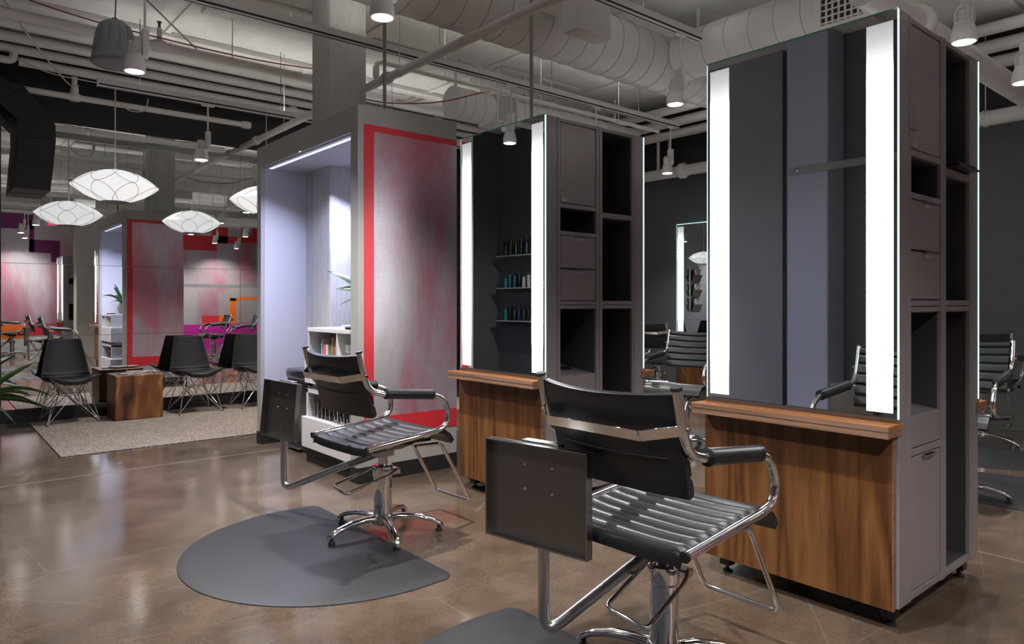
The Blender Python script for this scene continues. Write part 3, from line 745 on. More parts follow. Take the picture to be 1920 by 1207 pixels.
    for s in (-1, 1): obj('bolt', MB().lathe([(0, -0.006), (0.007, -0.006), (0.007, 0.006), (0, 0.006)], 10, (-0.268, s * 0.278, 0.845), axis='Y'), 'chrome', o)
    # under-frame
    up = MB(); up.box(-0.17, 0.22, -0.12, 0.12, 0.462, 0.478); up.hexa([(-0.08, -0.06, 0.43), (0.08, -0.06, 0.43), (0.08, 0.06, 0.43), (-0.08, 0.06, 0.43), (-0.15, -0.10, 0.462), (0.15, -0.10, 0.462), (0.15, 0.10, 0.462), (-0.15, 0.10, 0.462)])
    obj('seat_plate', up, 'black_plastic', t, smooth=0)
    for s in (-1, 1):
        for x in (-0.07, 0.10):
            z1 = 0.517 + 0.102 * x
            obj('bracket', MB().hexa([(x - 0.018, s * 0.11, 0.455), (x + 0.018, s * 0.11, 0.455), (x + 0.018, s * 0.117, 0.452), (x - 0.018, s * 0.117, 0.452),
                                      (x - 0.012, s * 0.255, z1 + 0.002), (x + 0.024, s * 0.255, z1 + 0.002), (x + 0.024, s * 0.262, z1 - 0.004), (x - 0.012, s * 0.262, z1 - 0.004)]), 'chrome', t, smooth=0)
    obj('mount_block', B(-0.045, 0.045, -0.04, 0.04, 0.395, 0.435), 'satin_tube', t, bevel=0.004)
    cl = MB().lathe([(0.047, 0.075), (0.047, 0.285), (0.042, 0.29), (0.042, 0.295), (0.052, 0.295), (0.052, 0.345), (0.046, 0.352), (0.024, 0.354), (0.024, 0.398)], 28)
    obj('hydraulic_column', cl, 'chrome', t, smooth=40)
    obj('pump_lever', MB().tube([(-0.02, 0.055, 0.335), (-0.05, 0.058, 0.320), (-0.29, -0.005, 0.292), (-0.315, -0.175, 0.288), (0.0, -0.085, 0.318), (0.045, -0.06, 0.330)], 0.0075, 8, fillet=0.03), 'chrome', t, smooth=60)
    obj('pump_bracket', B(0.02, 0.065, -0.07, 0.03, 0.305, 0.335), 'chrome', t, bevel=0.006)
    hub = MB().lathe([(0.05, 0.048), (0.058, 0.055), (0.058, 0.085), (0.05, 0.098), (0.047, 0.10)], 24)
    obj('base_hub', hub, 'chrome', t, smooth=50)
    for a in (178, 250, 322, 34, 106):
        an = math.radians(a); d = Vector((math.cos(an), math.sin(an), 0)); sd = Vector((-d.y, d.x, 0))
        lm = MB(); st_ = [(0.03, 0.078, 0.026, 0.018), (0.10, 0.085, 0.025, 0.016), (0.18, 0.079, 0.023, 0.015), (0.255, 0.060, 0.021, 0.014), (0.295, 0.040, 0.020, 0.014), (0.312, 0.029, 0.012, 0.008)]
        i0 = len(lm.v); n = 12
        for r, z, hw, hh in st_:
            for k in range(n):
                q = 2 * PI * k / n; p = d * r + sd * (hw * math.cos(q)) + Vector((0, 0, z + hh * math.sin(q))); lm.v.append(tuple(p))
        for i in range(len(st_) - 1):
            for k in range(n): lm.f.append((i0 + i * n + k, i0 + i * n + (k + 1) % n, i0 + (i + 1) * n + (k + 1) % n, i0 + (i + 1) * n + k))
        lm.f.append(tuple(i0 + k for k in range(n))); lm.f.append(tuple(i0 + (len(st_) - 1) * n + k for k in reversed(range(n))))
        l = obj('base_leg', lm, 'chrome', t, smooth=60)
        obj('glide', MB().lathe([(0.018, 0.0), (0.018, 0.012), (0.009, 0.016), (0.009, 0.034)], 12, tuple(d * 0.288)), 'rubber', l)
    ft = MB().tube([(0.10, -0.15, 0.452), (0.262, -0.15, 0.445), (0.462, -0.152, 0.105), (0.462, 0.152, 0.105), (0.262, 0.15, 0.445), (0.10, 0.15, 0.452)], 0.010, 10, fillet=0.035)
    obj('footrest', ft, 'chrome', t, smooth=60)
    return t
def add_tray(t, ax, ay, yaw, tilt, width=0.405, hgt=0.322):
    arm = MB().tube([(-0.01, 0.0, 0.415), (ax * 0.22, ay * 0.22, 0.355), (ax, ay, 0.118), (ax, ay, 0.50)], 0.0185, 14, fillet=0.075)
    a = obj('tray_arm', arm, 'satin_tube', t, smooth=60)
    obj('arm_sleeve', MB().tube([(-0.01, 0, 0.415), (ax * 0.30, ay * 0.30, 0.328)], 0.0205, 14), 'brushed_steel', a, smooth=60)
    w2 = width / 2; d = 0.028
    p = MB(); p.box(0.0, 0.003, -w2, w2, 0, hgt)
    tr = obj('side_tray', p, 'tray_steel', t, smooth=0, label='shallow steel tray on edge')
    tr.location = (ax - 0.024, ay, 0.415); tr.rotation_euler = (0, tilt, yaw)
    rm = MB()
    for y0, y1, z0, z1 in ((-w2, -w2 + 0.005, 0, hgt), (w2 - 0.005, w2, 0, hgt), (-w2, w2, 0, 0.005), (-w2, w2, hgt - 0.005, hgt)): rm.box(-d, 0.0, y0, y1, z0, z1)
    obj('tray_rim', rm, 'rim_steel', tr, bevel=0.001, smooth=0, seg=1)
    sme = None
    for y in (-0.055, 0.055):
        for z in (hgt * 0.53, hgt * 0.78):
            s_ = obj('screw', sme or MB().lathe([(0, -0.004), (0.004, -0.003), (0.006, 0.0)], 10, (0, 0, 0), axis='X'), 'chrome', tr); sme = s_.data
            s_.location = (-0.0005, y, z)
    obj('mount_plate', B(0.003, 0.040, -0.075, 0.075, hgt - 0.17, hgt + 0.006), 'brushed_steel', tr, bevel=0.003)
ch = make_chair()
ZM = 0.012
CH0 = ch
chairs = [((1.84, 3.21), 3, 'black styling chair standing half on the large dark mat, facing the middle station', (-0.20, 0.72, 1, 0.09)),
          ((1.84, 1.416), 1, 'nearest black styling chair, facing the near station', (-0.30, 0.247, 9, 0.0)),
          ((4.74, 3.45), 192, 'black styling chair seen through the gap between the stations, its front towards us', None),
          ((4.83, 1.55), 184, 'black styling chair at the right edge, behind the near station', None),
          ((6.95, 5.42), 8, 'farthest black styling chair, back towards us, facing the wall mirror', (-0.30, 0.30, 0, 0)),
          ((6.85, 1.98), 6, 'styling chair at the far right wall, mostly hidden', None),
          ((1.60, -2.05), 10, 'styling chair seen in the back mirror in front of the purple mural', (-0.28, 0.35, 0, 0))]
base_children = list(ch.children)
for i, (p, a, lb, tr) in enumerate(chairs):
    c = ch if i == 0 else copy_tree(ch)
    TRAYS[i] = (c, tr)
    c.location = (p[0], p[1], ZM); c.rotation_euler = (0, 0, math.radians(a)); c['label'] = lb
for i, (c, tr) in TRAYS.items():
    if tr: add_tray(c, tr[0], tr[1], math.radians(tr[2]), tr[3])

# anti-fatigue mats
def mat_outline(inset):
    r, rc, e = 0.73 - inset, 0.06, -inset; pts = []
    for k in range(37):
        th = PI / 2 + PI * k / 36
        pts.append((-0.20 + r * math.cos(th), (r - 0.0) * math.sin(th) * 0.985))
    for k in range(6):
        q = -PI / 2 + (PI / 2) * k / 5; pts.append((e - rc + rc * math.cos(q), -r * 0.975 + rc + rc * math.sin(q)))
    for k in range(6):
        q = (PI / 2) * k / 5; pts.append((e - rc + rc * math.cos(q), r * 0.975 - rc + rc * math.sin(q)))
    return pts
mm = MB(); A_ = mat_outline(0); B_ = mat_outline(0.045); n = len(A_)
mm.v = [(x, y, 0.0) for x, y in A_] + [(x, y, 0.003) for x, y in A_] + [(x, y, 0.0115) for x, y in B_]
for k in range(n):
    k2 = (k + 1) % n
    mm.f += [(k, k2, n + k2, n + k), (n + k, n + k2, 2 * n + k2, 2 * n + k)]
mm.f += [tuple(2 * n + k for k in range(n)), tuple(reversed(range(n)))]
mat_me = mesh('floor_mat', mm, 'mat_rubber', 50)
for (x, y, a, lb) in ((1.80, 3.22, 0, 'large dark rubber mat under the chair at the middle station'), (1.80, 1.41, 0, 'dark rubber mat at the bottom edge under the nearest chair'),
                      (4.88, 3.40, PI, 'rubber mat behind the gap between the stations'), (4.86, 1.40, PI, 'rubber mat under the chair at the right edge'),
                      (6.80, 1.95, 0, 'rubber mat under the mostly hidden chair by the right wall'), (6.85, 5.42, 0, 'rubber mat under the farthest chair'), (1.65, -2.05, 0, 'rubber mat seen in the back mirror')):
    o = obj('floor_mat', mat_me, None); o.location = (x, y, 0.0005); o.rotation_euler = (0, 0, a); tag(o, lb, 'floor mat', 'dark rubber floor mats')

# ================================================================== waiting area
rg = obj('rug', B(0.845, 5.2, 6.40, 8.42, 0.0005, 0.009), 'rug', None, bevel=0.003, smooth=0); tag(rg, 'speckled beige rug under the waiting chairs', 'rug')
def make_waiting():
    t = thing('waiting_chair', 'x', 'chair', group='black shell chairs on the rug')
    # front is -y; seat and back are one moulded shell
    prof = [(-0.245, 0.430, 0.175), (-0.235, 0.445, 0.215), (-0.18, 0.452, 0.245), (-0.06, 0.440, 0.248), (0.06, 0.428, 0.235), (0.145, 0.430, 0.222), (0.178, 0.450, 0.216), (0.192, 0.485, 0.212), (0.215, 0.58, 0.196), (0.240, 0.70, 0.172), (0.258, 0.79, 0.155), (0.262, 0.815, 0.148)]
    def ev(u):
        k = u * (len(prof) - 1); i = min(len(prof) - 2, int(k)); q = k - i; a, b_ = prof[i], prof[i + 1]
        return [a[j] * (1 - q) + b_[j] * q for j in range(3)]
    def sh(u, v):
        y, z, hw = ev(u); s_ = 2 * v - 1
        x = hw * s_
        if u < 0.55: z += 0.028 * abs(s_) ** 3 - 0.012 * (1 - s_ * s_) ; y += 0.03 * s_ * s_ * max(0, 1 - u * 6)
        else: y -= 0.035 * abs(s_) ** 2.5
        return (x, y, z)
    def th(u, v):
        k = min(1.0, max(0.0, (u - 0.5) / 0.12)); e = 1 - 0.45 * abs(2 * v - 1) ** 6
        return (0, 0.034 * k * e, -0.038 * (1 - k) * e)
    obj('shell', MB().slab(sh, 44, 20, th), 'upholstery', t, smooth=75, sub=1)
    hz = 0.395
    tops = {(-1, -1): (-0.10, -0.10), (1, -1): (0.10, -0.10), (-1, 1): (-0.10, 0.10), (1, 1): (0.10, 0.10)}
    for (sx, sy), tp in tops.items():
        f = (sx * 0.225, sy * 0.205, 0.006)
        l = MB(); l.tube([f, (tp[0] * 1.25, tp[1] * 1.05, hz + 0.012)], 0.0048, 8); l.tube([f, (tp[0] * -0.1, tp[1] * 1.0, 0.27), ], 0.0042, 8); l.tube([f, (tp[0] * 0.9, tp[1] * -0.1, 0.27)], 0.0042, 8)
        o = obj('leg', l, 'chrome', t, smooth=60)
        obj('glide', MB().lathe([(0.012, 0), (0.012, 0.006), (0.006, 0.012)], 10, (f[0], f[1], 0.0)), 'rubber', o)
    cb = MB(); r4 = 0.0042
    for s in (-1, 1):
        cb.tube([(-0.14, s * 0.13, hz + 0.012), (0.0, s * 0.10, 0.27), (0.14, s * 0.13, hz + 0.012)], r4, 8)
        cb.tube([(s * 0.13, -0.14, hz + 0.012), (s * 0.09, 0.0, 0.27), (s * 0.13, 0.14, hz + 0.012)], r4, 8)
    cb.tube([(-0.05, -0.10, 0.27), (0.05, -0.10, 0.27), (0.09, -0.05, 0.27), (0.09, 0.05, 0.27), (0.05, 0.10, 0.27), (-0.05, 0.10, 0.27), (-0.09, 0.05, 0.27), (-0.09, -0.05, 0.27)], r4, 8, closed=True)
    obj('cross_brace', cb, 'chrome', t, smooth=60)
    fr = MB().tube([(-0.14, -0.14, hz + 0.012), (0.14, -0.14, hz + 0.012), (0.14, 0.14, hz + 0.012), (-0.14, 0.14, hz + 0.012)], 0.005, 8, closed=True)
    obj('seat_ring', fr, 'chrome', t, smooth=60)
    return t
wc = make_waiting(); wc.location = (1.165, 8.25, 0.009); wc.rotation_euler = (0, 0, math.radians(3)); wc['label'] = 'black shell chair left of the wooden cube'
dup(wc, (2.335, 8.165, 0.009), math.radians(2), 'black shell chair right of the wooden cube')
dup(wc, (3.0, 8.165, 0.009), math.radians(0), 'black shell chair half hidden behind the niche box')
dup(wc, (4.3, 8.17, 0.009), math.radians(-5), 'black shell chair wholly behind the niche box')

st_ = obj('wooden_cube', B(1.515, 1.955, 7.94, 8.36, 0.010, 0.462), 'stump_wood', None, bevel=0.008, smooth=0)
st_.rotation_euler = (0, 0, 0); tag(st_, 'chunky reddish brown wooden cube side table on the rug', 'side table')
for k, (x, y, a, lb) in enumerate(((1.73, 8.11, 0.25, 'open magazine lying lower on the wooden cube'), (1.80, 8.19, -0.2, 'magazine lying on top on the wooden cube'))):
    t = thing('magazine', lb, 'magazine', (x, y, 0.4625 + k * 0.009), a, 'magazines on the wooden cube')
    obj('pages', B(-0.135, 0.135, -0.10, 0.10, 0.0, 0.006), 'book_white', t, smooth=0)
    obj('cover', B(-0.137, 0.137, -0.102, 0.102, 0.006, 0.0075), 'magazine', t, smooth=0)

# floor plant at the left edge
t = thing('floor_plant', 'green floor plant with long leaves at the left edge', 'plant', (0.33, 7.75, 0))
obj('pot', MB().lathe([(0.0, 0), (0.15, 0), (0.19, 0.02), (0.205, 0.34), (0.20, 0.36), (0.18, 0.355), (0.175, 0.32), (0.0, 0.32)], 28), 'trash_black', t)
rr = random.Random(3)
for k, (az, ln, ri, dr, wd) in enumerate([(10, 0.46, 0.38, 0.06, 0.065), (-35, 0.62, 0.30, 0.36, 0.05), (-15, 0.62, 0.16, 0.28, 0.045), (-5, 0.6, 0.42, 0.42, 0.045), (-55, 0.5, 0.18, 0.34, 0.035), (25, 0.5, 0.30, 0.30, 0.04), (60, 0.45, 0.5, 0.2, 0.045),
                                          (100, 0.5, 0.4, 0.3, 0.04), (150, 0.5, 0.45, 0.3, 0.04), (200, 0.5, 0.35, 0.35, 0.04), (245, 0.5, 0.4, 0.35, 0.04), (290, 0.5, 0.42, 0.36, 0.04), (-20, 0.22, 0.75, 0.1, 0.045), (40, 0.15, 0.95, 0.1, 0.05), (-60, 0.16, 0.8, 0.05, 0.045)]):
    an = math.radians(az); add_leaf(t, (0.04 * math.cos(an), 0.04 * math.sin(an), 0.32), an, ln, ri, dr, wd, rr.uniform(-0.9, -0.2))

# magazine rack on the back wall behind the niche box, seen in the far mirror
t = thing('magazine_rack', 'wall rack of magazines seen in the far mirror', 'magazine rack', (3.62, YB - 0.012, 1.0))
obj('back_board', B(-0.14, 0.14, -0.02, 0, 0, 0.95), 'brushed_steel', t, smooth=0)
for k in range(3):
    z = 0.02 + k * 0.3
    pk = MB().hexa([(-0.14, -0.052, z), (0.14, -0.052, z), (0.14, -0.048, z), (-0.14, -0.048, z), (-0.14, -0.112, z + 0.14), (0.14, -0.112, z + 0.14), (0.14, -0.108, z + 0.14), (-0.14, -0.108, z + 0.14)])
    pk.box(-0.14, 0.14, -0.052, -0.02, z - 0.004, z); obj('pocket', pk, 'brushed_steel', t, smooth=0)
    o = obj('magazine', B(-0.11, 0.11, -0.004, 0.004, 0, 0.26), 'magazine', None, smooth=0); o.location = (3.62, YB - 0.012 - 0.036, 1.0 + z + 0.004); o.rotation_euler = (math.radians(13), 0, 0)
    tag(o, ['magazine in the lowest pocket of the wall rack', 'magazine in the middle pocket of the wall rack', 'magazine in the top pocket of the wall rack'][k], 'magazine', 'magazines in the wall rack')

# ================================================================== left side of the room, seen in the station mirrors
o = obj('grey_partition', B(XL, XL + 0.06, 3.80, 5.6, 0, ZC), 'partition_grey', None, smooth=0); tag(o, 'plain grey partition seen in the near station mirror', 'partition')
o = obj('square_pillar', B(XL, XL + 0.35, 3.18, 3.60, 0, ZC), 'pillar_blue', None, bevel=0.02, smooth=0); tag(o, 'bluish pillar seen in the near station mirror', 'pillar')
t = thing('wall_rail', 'flat steel rail with a hook seen in the near station mirror', 'rail', (XL + 0.352, 3.15, 2.50))
obj('bar', B(0, 0.012, -0.6, 0.42, -0.035, 0.035), 'brushed_steel', t, smooth=0); obj('hook', MB().lathe([(0.02, 0), (0.02, 0.02), (0.01, 0.03)], 12, (0.012, 0.33, 0), axis='X'), 'chrome', t)
bot = {}
def bottle(kind, mat, h_, r):
    cap = 0.18 * h_; b0 = h_ - cap
    if kind == 'tube': pr_ = [(0.0, 0), (r * 0.8, 0), (r * 0.9, b0 * 0.1), (r, b0 * 0.9), (r * 0.95, b0), (0, b0)]; cp = [(r * 0.6, b0), (r * 0.55, h_), (0, h_)]
    else: pr_ = [(0.0, 0), (r, 0), (r, b0 * 0.82), (r * 0.75, b0 * 0.95), (r * 0.4, b0), (0, b0)]; cp = [(r * 0.42, b0), (r * 0.40, h_), (0, h_)]
    return mesh('bottle_body', MB().lathe(pr_, 16), mat), mesh('bottle_cap', MB().lathe(cp, 12), 'bottle_black')
shelf_z = (0.93, 1.42, 1.905); names = ('lowest', 'middle', 'top')
for k, z in enumerate(shelf_z):
    o = obj('glass_shelf', B(XL, XL + 0.24, 7.0, 8.36, z - 0.012, z), 'shelf_glass', None, smooth=0); tag(o, '%s glass wall shelf of bottles seen in the middle station mirror' % names[k], 'shelf', 'glass shelves on the left wall')
rb = random.Random(11)
rows = {0: ['bottle_teal', 'bottle_black', 'bottle_black', 'bottle_navy', 'bottle_black', 'bottle_black', 'bottle_cream', 'bottle_navy', 'bottle_black', 'bottle_teal'],
        1: ['bottle_teal', 'bottle_teal', 'bottle_navy', 'bottle_black', 'bottle_cream', 'bottle_cream', 'bottle_tan', 'bottle_black', 'bottle_navy', 'bottle_teal'],
        2: ['bottle_black', 'bottle_black', 'bottle_black', 'bottle_black', 'bottle_navy', 'bottle_black', 'bottle_black', 'bottle_black']}
cn = {'bottle_black': 'black', 'bottle_teal': 'teal', 'bottle_navy': 'navy', 'bottle_cream': 'cream', 'bottle_tan': 'tan'}
for k, cols in rows.items():
    y = 8.27
    for i, cm in enumerate(cols[:6]):
        h_ = rb.uniform(0.19, 0.26) if k < 2 else 0.285; r = rb.uniform(0.028, 0.038)
        key = (cm, i % 2); 
        if key not in bot: bot[key] = bottle('tube' if i % 2 else 'bottle', cm, 0.25, 0.035)
        t = thing('hair_product_bottle', '%s bottle, %s from the left on the %s glass shelf in the station mirror' % (cn[cm], ORD[i], names[k]), 'bottle', (XL + 0.12, y, shelf_z[k]), 0, 'bottles on the glass shelves')
        t.scale = (r / 0.035, r / 0.035, h_ / 0.25)
        obj('body', bot[key][0], None, t); obj('cap', bot[key][1], None, t)
        y -= 0.105 if k < 2 else 0.12

# white structural column behind the camera, seen in the back mirror
o = obj('white_column', B(2.62, 3.0, -1.0, -0.65, 0, ZC), 'wall_white', None, bevel=0.01, smooth=0); tag(o, 'white square column seen in the back mirror', 'column')

# ================================================================== ceiling: pendants
def make_pendant():
    t = thing('pendant_lamp', 'x', 'pendant lamp', group='white saucer pendant lamps')
    R, H2 = 0.358, 0.150
    def rz(s):                # lens profile, s -1..1 from bottom to top
        r = R * (1 - abs(s) ** 1.6) ** 0.62 if abs(s) < 0.999 else 0.0
        return r, math.copysign(H2 * (1 - (r / R) ** 2.3), s)
    N = 26; pr = []
    for i in range(N + 1):
        s = -0.90 + 1.83 * i / N; pr.append(rz(s))
    sh = obj('shade', MB().lathe(pr, 48, caps=False), 'lampshade', t, smooth=80)
    for f in (-1, 1):
        for k in range(8):
            pts = []
            for i in range(19):
                s = -0.90 + 1.82 * i / 18; r, z = rz(s); an = 2 * PI * k / 8 + f * 0.62 * s + 0.2
                pts.append(((r + 0.0015) * math.cos(an), (r + 0.0015) * math.sin(an), z * 1.008))
            obj('rib', MB().tube(pts, 0.0018, 5), 'wire_dark', sh, smooth=60)
    r, z = rz(-0.90)
    obj('bottom_ring', MB().lathe([(r - 0.006, z), (r + 0.004, z), (r + 0.004, z - 0.008), (r - 0.006, z - 0.008)], 32), 'wire_dark', t)
    obj('top_cap', MB().lathe([(0.0, 0.165), (0.02, 0.165), (0.03, 0.152), (0.05, 0.144)], 20), 'white_fixture', t)
    obj('cord', MB().tube([(0, 0, 0.14), (0, 0, 0.897)], 0.005, 8), 'white_pipe', t)
    return t
pn = make_pendant()
PZ = 2.262
pend = [((1.385, 7.27), 'white saucer pendant lamp above the wooden cube'), ((2.785, 7.27), 'white saucer pendant lamp half hidden by the niche box'), ((4.185, 7.27), 'white saucer pendant lamp behind the niche box')]
for i, ((x, y), lb) in enumerate(pend):
    p = pn if i == 0 else copy_tree(pn)
    p.location = (x, y, PZ); p['label'] = lb; p.rotation_euler = (0, 0, 0.2 * i)

# ================================================================== ceiling: tracks and spotlights
def track(y, z, x0, x1, label):
    t = thing('light_track', label, 'light track', (0, y, z), group='lighting tracks under the ceiling')
    obj('rail', B(x0, x1, -0.024, 0.024, 0.0, 0.055), 'white_fixture', t, bevel=0.003, smooth=0)
    obj('slot', B(x0 + 0.01, x1 - 0.01, -0.007, 0.007, -0.001, 0.001), 'dark_slot', t, smooth=0)
    obj('slot', B(x0 + 0.01, x1 - 0.01, -0.0255, -0.0235, 0.008, 0.022), 'dark_slot', t, smooth=0)
    for q in (-0.024, 0.019): obj('added_strip_lip', B(x0, x1, q, q + 0.005, 0.0545, 0.072), 'white_fixture', t, smooth=0)  # lips added to hide the glow strip from below
    for q in (x0, x1 - 0.005): obj('added_strip_lip', B(q, q + 0.005, -0.019, 0.019, 0.0545, 0.072), 'white_fixture', t, smooth=0)
    obj('added_fill_strip', B(x0 + 0.02, x1 - 0.02, -0.016, 0.016, 0.0552, 0.0562), 'added_ceiling_fill', t, smooth=0)  # unseen glow strip added to brighten the ceiling
    x = x0 + 0.35
    while x < x1:
        obj('hanger_rod', MB().tube([(x, 0, 0.056), (x, 0, ZC - z)], 0.0035, 6), 'wire_dark', t)
        x += 1.35
TRK = {'A': (5.12, 3.27), 'B': (3.30, 3.27), 'C': (1.36, 3.20), 'D': (7.27, 3.16), 'E': (-0.6, 3.20), 'F': (-2.0, 3.20)}
track(*TRK['A'], -0.9, 6.92, 'long white lighting track crossing in front of the concrete column')
track(*TRK['B'], 1.0, 4.75, 'white lighting track running towards the near station')
track(*TRK['C'], 0.2, 7.2, 'white lighting track above the near station')
track(*TRK['D'], 1.24, 5.6, 'white lighting track carrying the pendant lamps')
track(*TRK['E'], -1.2, 7.2, 'white lighting track behind the camera')
track(*TRK['F'], -1.2, 7.2, 'white lighting track nearest the mural wall')
def make_spot():
    t = thing('track_spotlight', 'x', 'spotlight', group='white track spotlights')
    # origin at the lens centre; the stem rises to the track
    obj('stem', MB().tube([(0, 0.062, 0.29), (0, 0.062, 0.555)], 0.008, 10), 'white_fixture', t, smooth=60)
    obj('adapter', B(-0.016, 0.016, 0.002, 0.122, 0.54, 0.557), 'white_fixture', t, bevel=0.004)
    dr = MB(); dr.prism([(-0.034, 0.13), (-0.016, 0.10), (0.016, 0.10), (0.034, 0.13), (0.034, 0.292), (-0.034, 0.292)], -0.020, 0.020)
    dr.v = [(x, z + 0.062, y) for x, y, z in dr.v]
    obj('driver_box', dr, 'white_fixture', t, bevel=0.006)
    hd = MB().lathe([(0.056, 0.0), (0.065, 0.0), (0.067, 0.012), (0.063, 0.05), (0.052, 0.095), (0.047, 0.10), (0.047, 0.108), (0.038, 0.118), (0.035, 0.175), (0.022, 0.19), (0.0, 0.194)], 28, caps=False)
    h_ = obj('lamp_head', hd, 'white_fixture', t, smooth=40)
    for k in range(6):
        y = -0.030 + 0.012 * k; hw = math.sqrt(max(0, 0.040 ** 2 - y * y)) + 0.004
        fin = [(-hw, y, 0.102), (-hw, y, 0.168), (-hw * 0.5, y, 0.194), (hw * 0.5, y, 0.194), (hw, y, 0.168), (hw, y, 0.102)]
        obj('cooling_fin', MB().tube(fin, 0.0038, 6), 'white_fixture', h_, smooth=60)
    obj('lens', MB().lathe([(0.0, 0.005), (0.057, 0.005)], 24), 'spot_lens', h_)
    obj('swivel', MB().tube([(0, 0.03, 0.14), (0, 0.06, 0.14)], 0.012, 10), 'white_fixture', t)
    return t
sp = make_spot()
LD = bpy.data.lights.new('spot_beam', 'SPOT'); LD.energy = SPOT_W; LD.spot_size = math.radians(112); LD.spot_blend = 0.8; LD.shadow_soft_size = 0.03; LD.color = (1.0, 0.955, 0.89)
LD2 = LD.copy(); LD2.energy = SPOT_W * 1.8
# x, y, yaw of the arm, tilt of the beam (dx, dy per metre of drop), label
spots = [(1.15, 'A', 0, 0.10, -0.18, 'white track spotlight beside the hanging grey speaker'),
         (1.95, 'B', 1, 0.02, -0.05, 'white track spotlight at the top edge in front of the concrete column'),
         (4.49, 'B', -0.5, 0.0, 0.0, 'white track spotlight hanging left of the near station'),
         (6.78, 'A', -0.5, 0.05, 0.0, 'small white track spotlight seen between the two near stations'),
         (2.20, 'D', 0, 0.0, 0.10, 'white track spotlight between the two pendant lamps'),
         (4.50, 'C', -0.5, 0.0, 0.0, 'white track spotlight above the right end of the near station'),
         (5.62, 'C', -0.5, 0.0, 0.0, 'white track spotlight cut by the right edge'),
         (4.32, 'A', 0, 0.0, 0.0, 'white track spotlight peeping over the middle station'),
         (5.50, 'A', 0, 0.0, 0.0, 'white track spotlight hidden behind the middle station'),
         (0.60, 'C', 0, 0.10, 0.10, 'white track spotlight over the camera'),
         (1.75, 'C', 0, 0.0, 0.05, 'white track spotlight over the nearest chair'),
         (1.70, "E", 0, 0.0, 0.15, 'added unseen fill spotlight behind the camera aimed at the stations'),  # lamps of this track are added as fill for the cabinet faces
         (0.70, 'E', 0, 0.1, 0.25, 'added unseen fill spotlight behind the camera on the left'),
         (5.60, 'E', 0, 0.0, 0.3, 'added unseen fill spotlight behind the camera on the far right'),
         (4.90, 'F', 0, 0.0, -0.5, 'white track spotlight lighting the red mural'),
         (6.60, 'F', 0, 0.0, -0.5, 'white track spotlight lighting the orange mural'),
         (1.90, 'F', 0, 0.0, -0.5, 'white track spotlight lighting the purple mural'),
         (-0.45, 'A', 0, -0.45, 0.55, 'added unseen fill spotlight brightening the left wall shelves'),  # unseen lamp added to brighten the left wall and its bottles
         (3.60, 'D', 0, 0.0, 0.1, 'white track spotlight behind the niche box')]
for i, (x, tk, ya, tx, ty, lb) in enumerate(spots):
    s_ = sp if i == 0 else copy_tree(sp)
    y, zt = TRK[tk]; zl = zt - 0.557
    x -= 0.062; s_.location = (x, y, zl); s_.rotation_euler = (0, 0, -PI / 2); s_['label'] = lb
    lo = bpy.data.objects.new('spot_beam', LD2 if i < 2 else LD); COL.objects.link(lo); lo.location = (x, y, zl - 0.004)
    lo.rotation_euler = Vector((tx, ty, -1)).to_track_quat('-Z', 'Y').to_euler()

# ================================================================== ceiling: pipes
def pipe(name, pts, r, label, mat='white_pipe', couplings=(), n=14, cat='pipe', group=None, hangers=(), fillet=0.06):
    t = thing(name, label, cat, tuple(pts[0]), group=group)
    o0 = Vector(pts[0]); P = [Vector(p) - o0 for p in pts]
    obj('run', MB().tube(P, r, n, fillet=fillet if len(P) > 2 else 0), mat, t, smooth=60)
    for q in couplings:
        a = Vector(q[:3]) - o0; d = Vector(q[3:6])
        c_ = MB(); c_.tube([a - d * 0.05, a - d * 0.03, a + d * 0.03, a + d * 0.05], r, n, rs=[r * 1.22, r * 1.42, r * 1.42, r * 1.22])
        obj('coupling', c_, mat, t, smooth=60)
    for q in hangers:
        a = Vector(q) - o0
        obj('hanger', MB().tube([(a.x, a.y, a.z + r), (a.x, a.y, ZC - o0.z)], 0.005, 6), mat, t)
        obj('clamp', MB().tube([a + Vector((0, -0.012, 0)), a + Vector((0, 0.012, 0))] if abs(P[-1].y) > abs(P[-1].x) else [a + Vector((-0.012, 0, 0)), a + Vector((0.012, 0, 0))], r * 1.12, n), mat, t, smooth=60)
    return t
Yd, Xd = (0, 1, 0), (1, 0, 0)
pipe('sprinkler_main', [(2.99, 0.2, 3.07), (2.99, YB, 3.07)], 0.035, 'thick white pipe rising diagonally behind the concrete column', couplings=[(2.99, 5.15, 3.07) + Yd, (2.99, 8.1, 3.07) + Yd, (2.99, 3.1, 3.07) + Yd], hangers=[(2.99, 4.95, 3.07), (2.99, 7.3, 3.07), (2.99, 3.0, 3.07)])
pipe('sprinkler_branch', [(2.99, 5.33, 3.107), (2.99, 5.33, 3.26), (6.82, 5.33, 3.26)], 0.020, 'thin white pipe branching off towards the right', couplings=[(2.99, 5.33, 3.165, 0, 0, 1), (4.4, 5.33, 3.26) + Xd, (5.6, 5.33, 3.26) + Xd], hangers=[(3.7, 5.33, 3.26), (4.9, 5.33, 3.26), (6.1, 5.33, 3.26)])
SPB = pipe('sprinkler_branch', [(-1.5, 6.62, 3.42), (3.4, 6.62, 3.42)], 0.038, 'grey white pipe with a sprinkler head passing behind the speaker', couplings=[(1.60, 6.62, 3.42) + Xd], hangers=[(2.22, 6.62, 3.42)])
hd_ = obj('sprinkler_riser', MB().tube([(3.1, 0, 0.03), (3.1, 0, 0.16)], 0.020, 12), 'white_pipe', SPB)
obj('sprinkler_head', MB().lathe([(0.012, 0.16), (0.012, 0.20), (0.022, 0.205), (0.022, 0.21), (0, 0.212)], 12, (3.1, 0, 0)), 'cable_red', hd_)
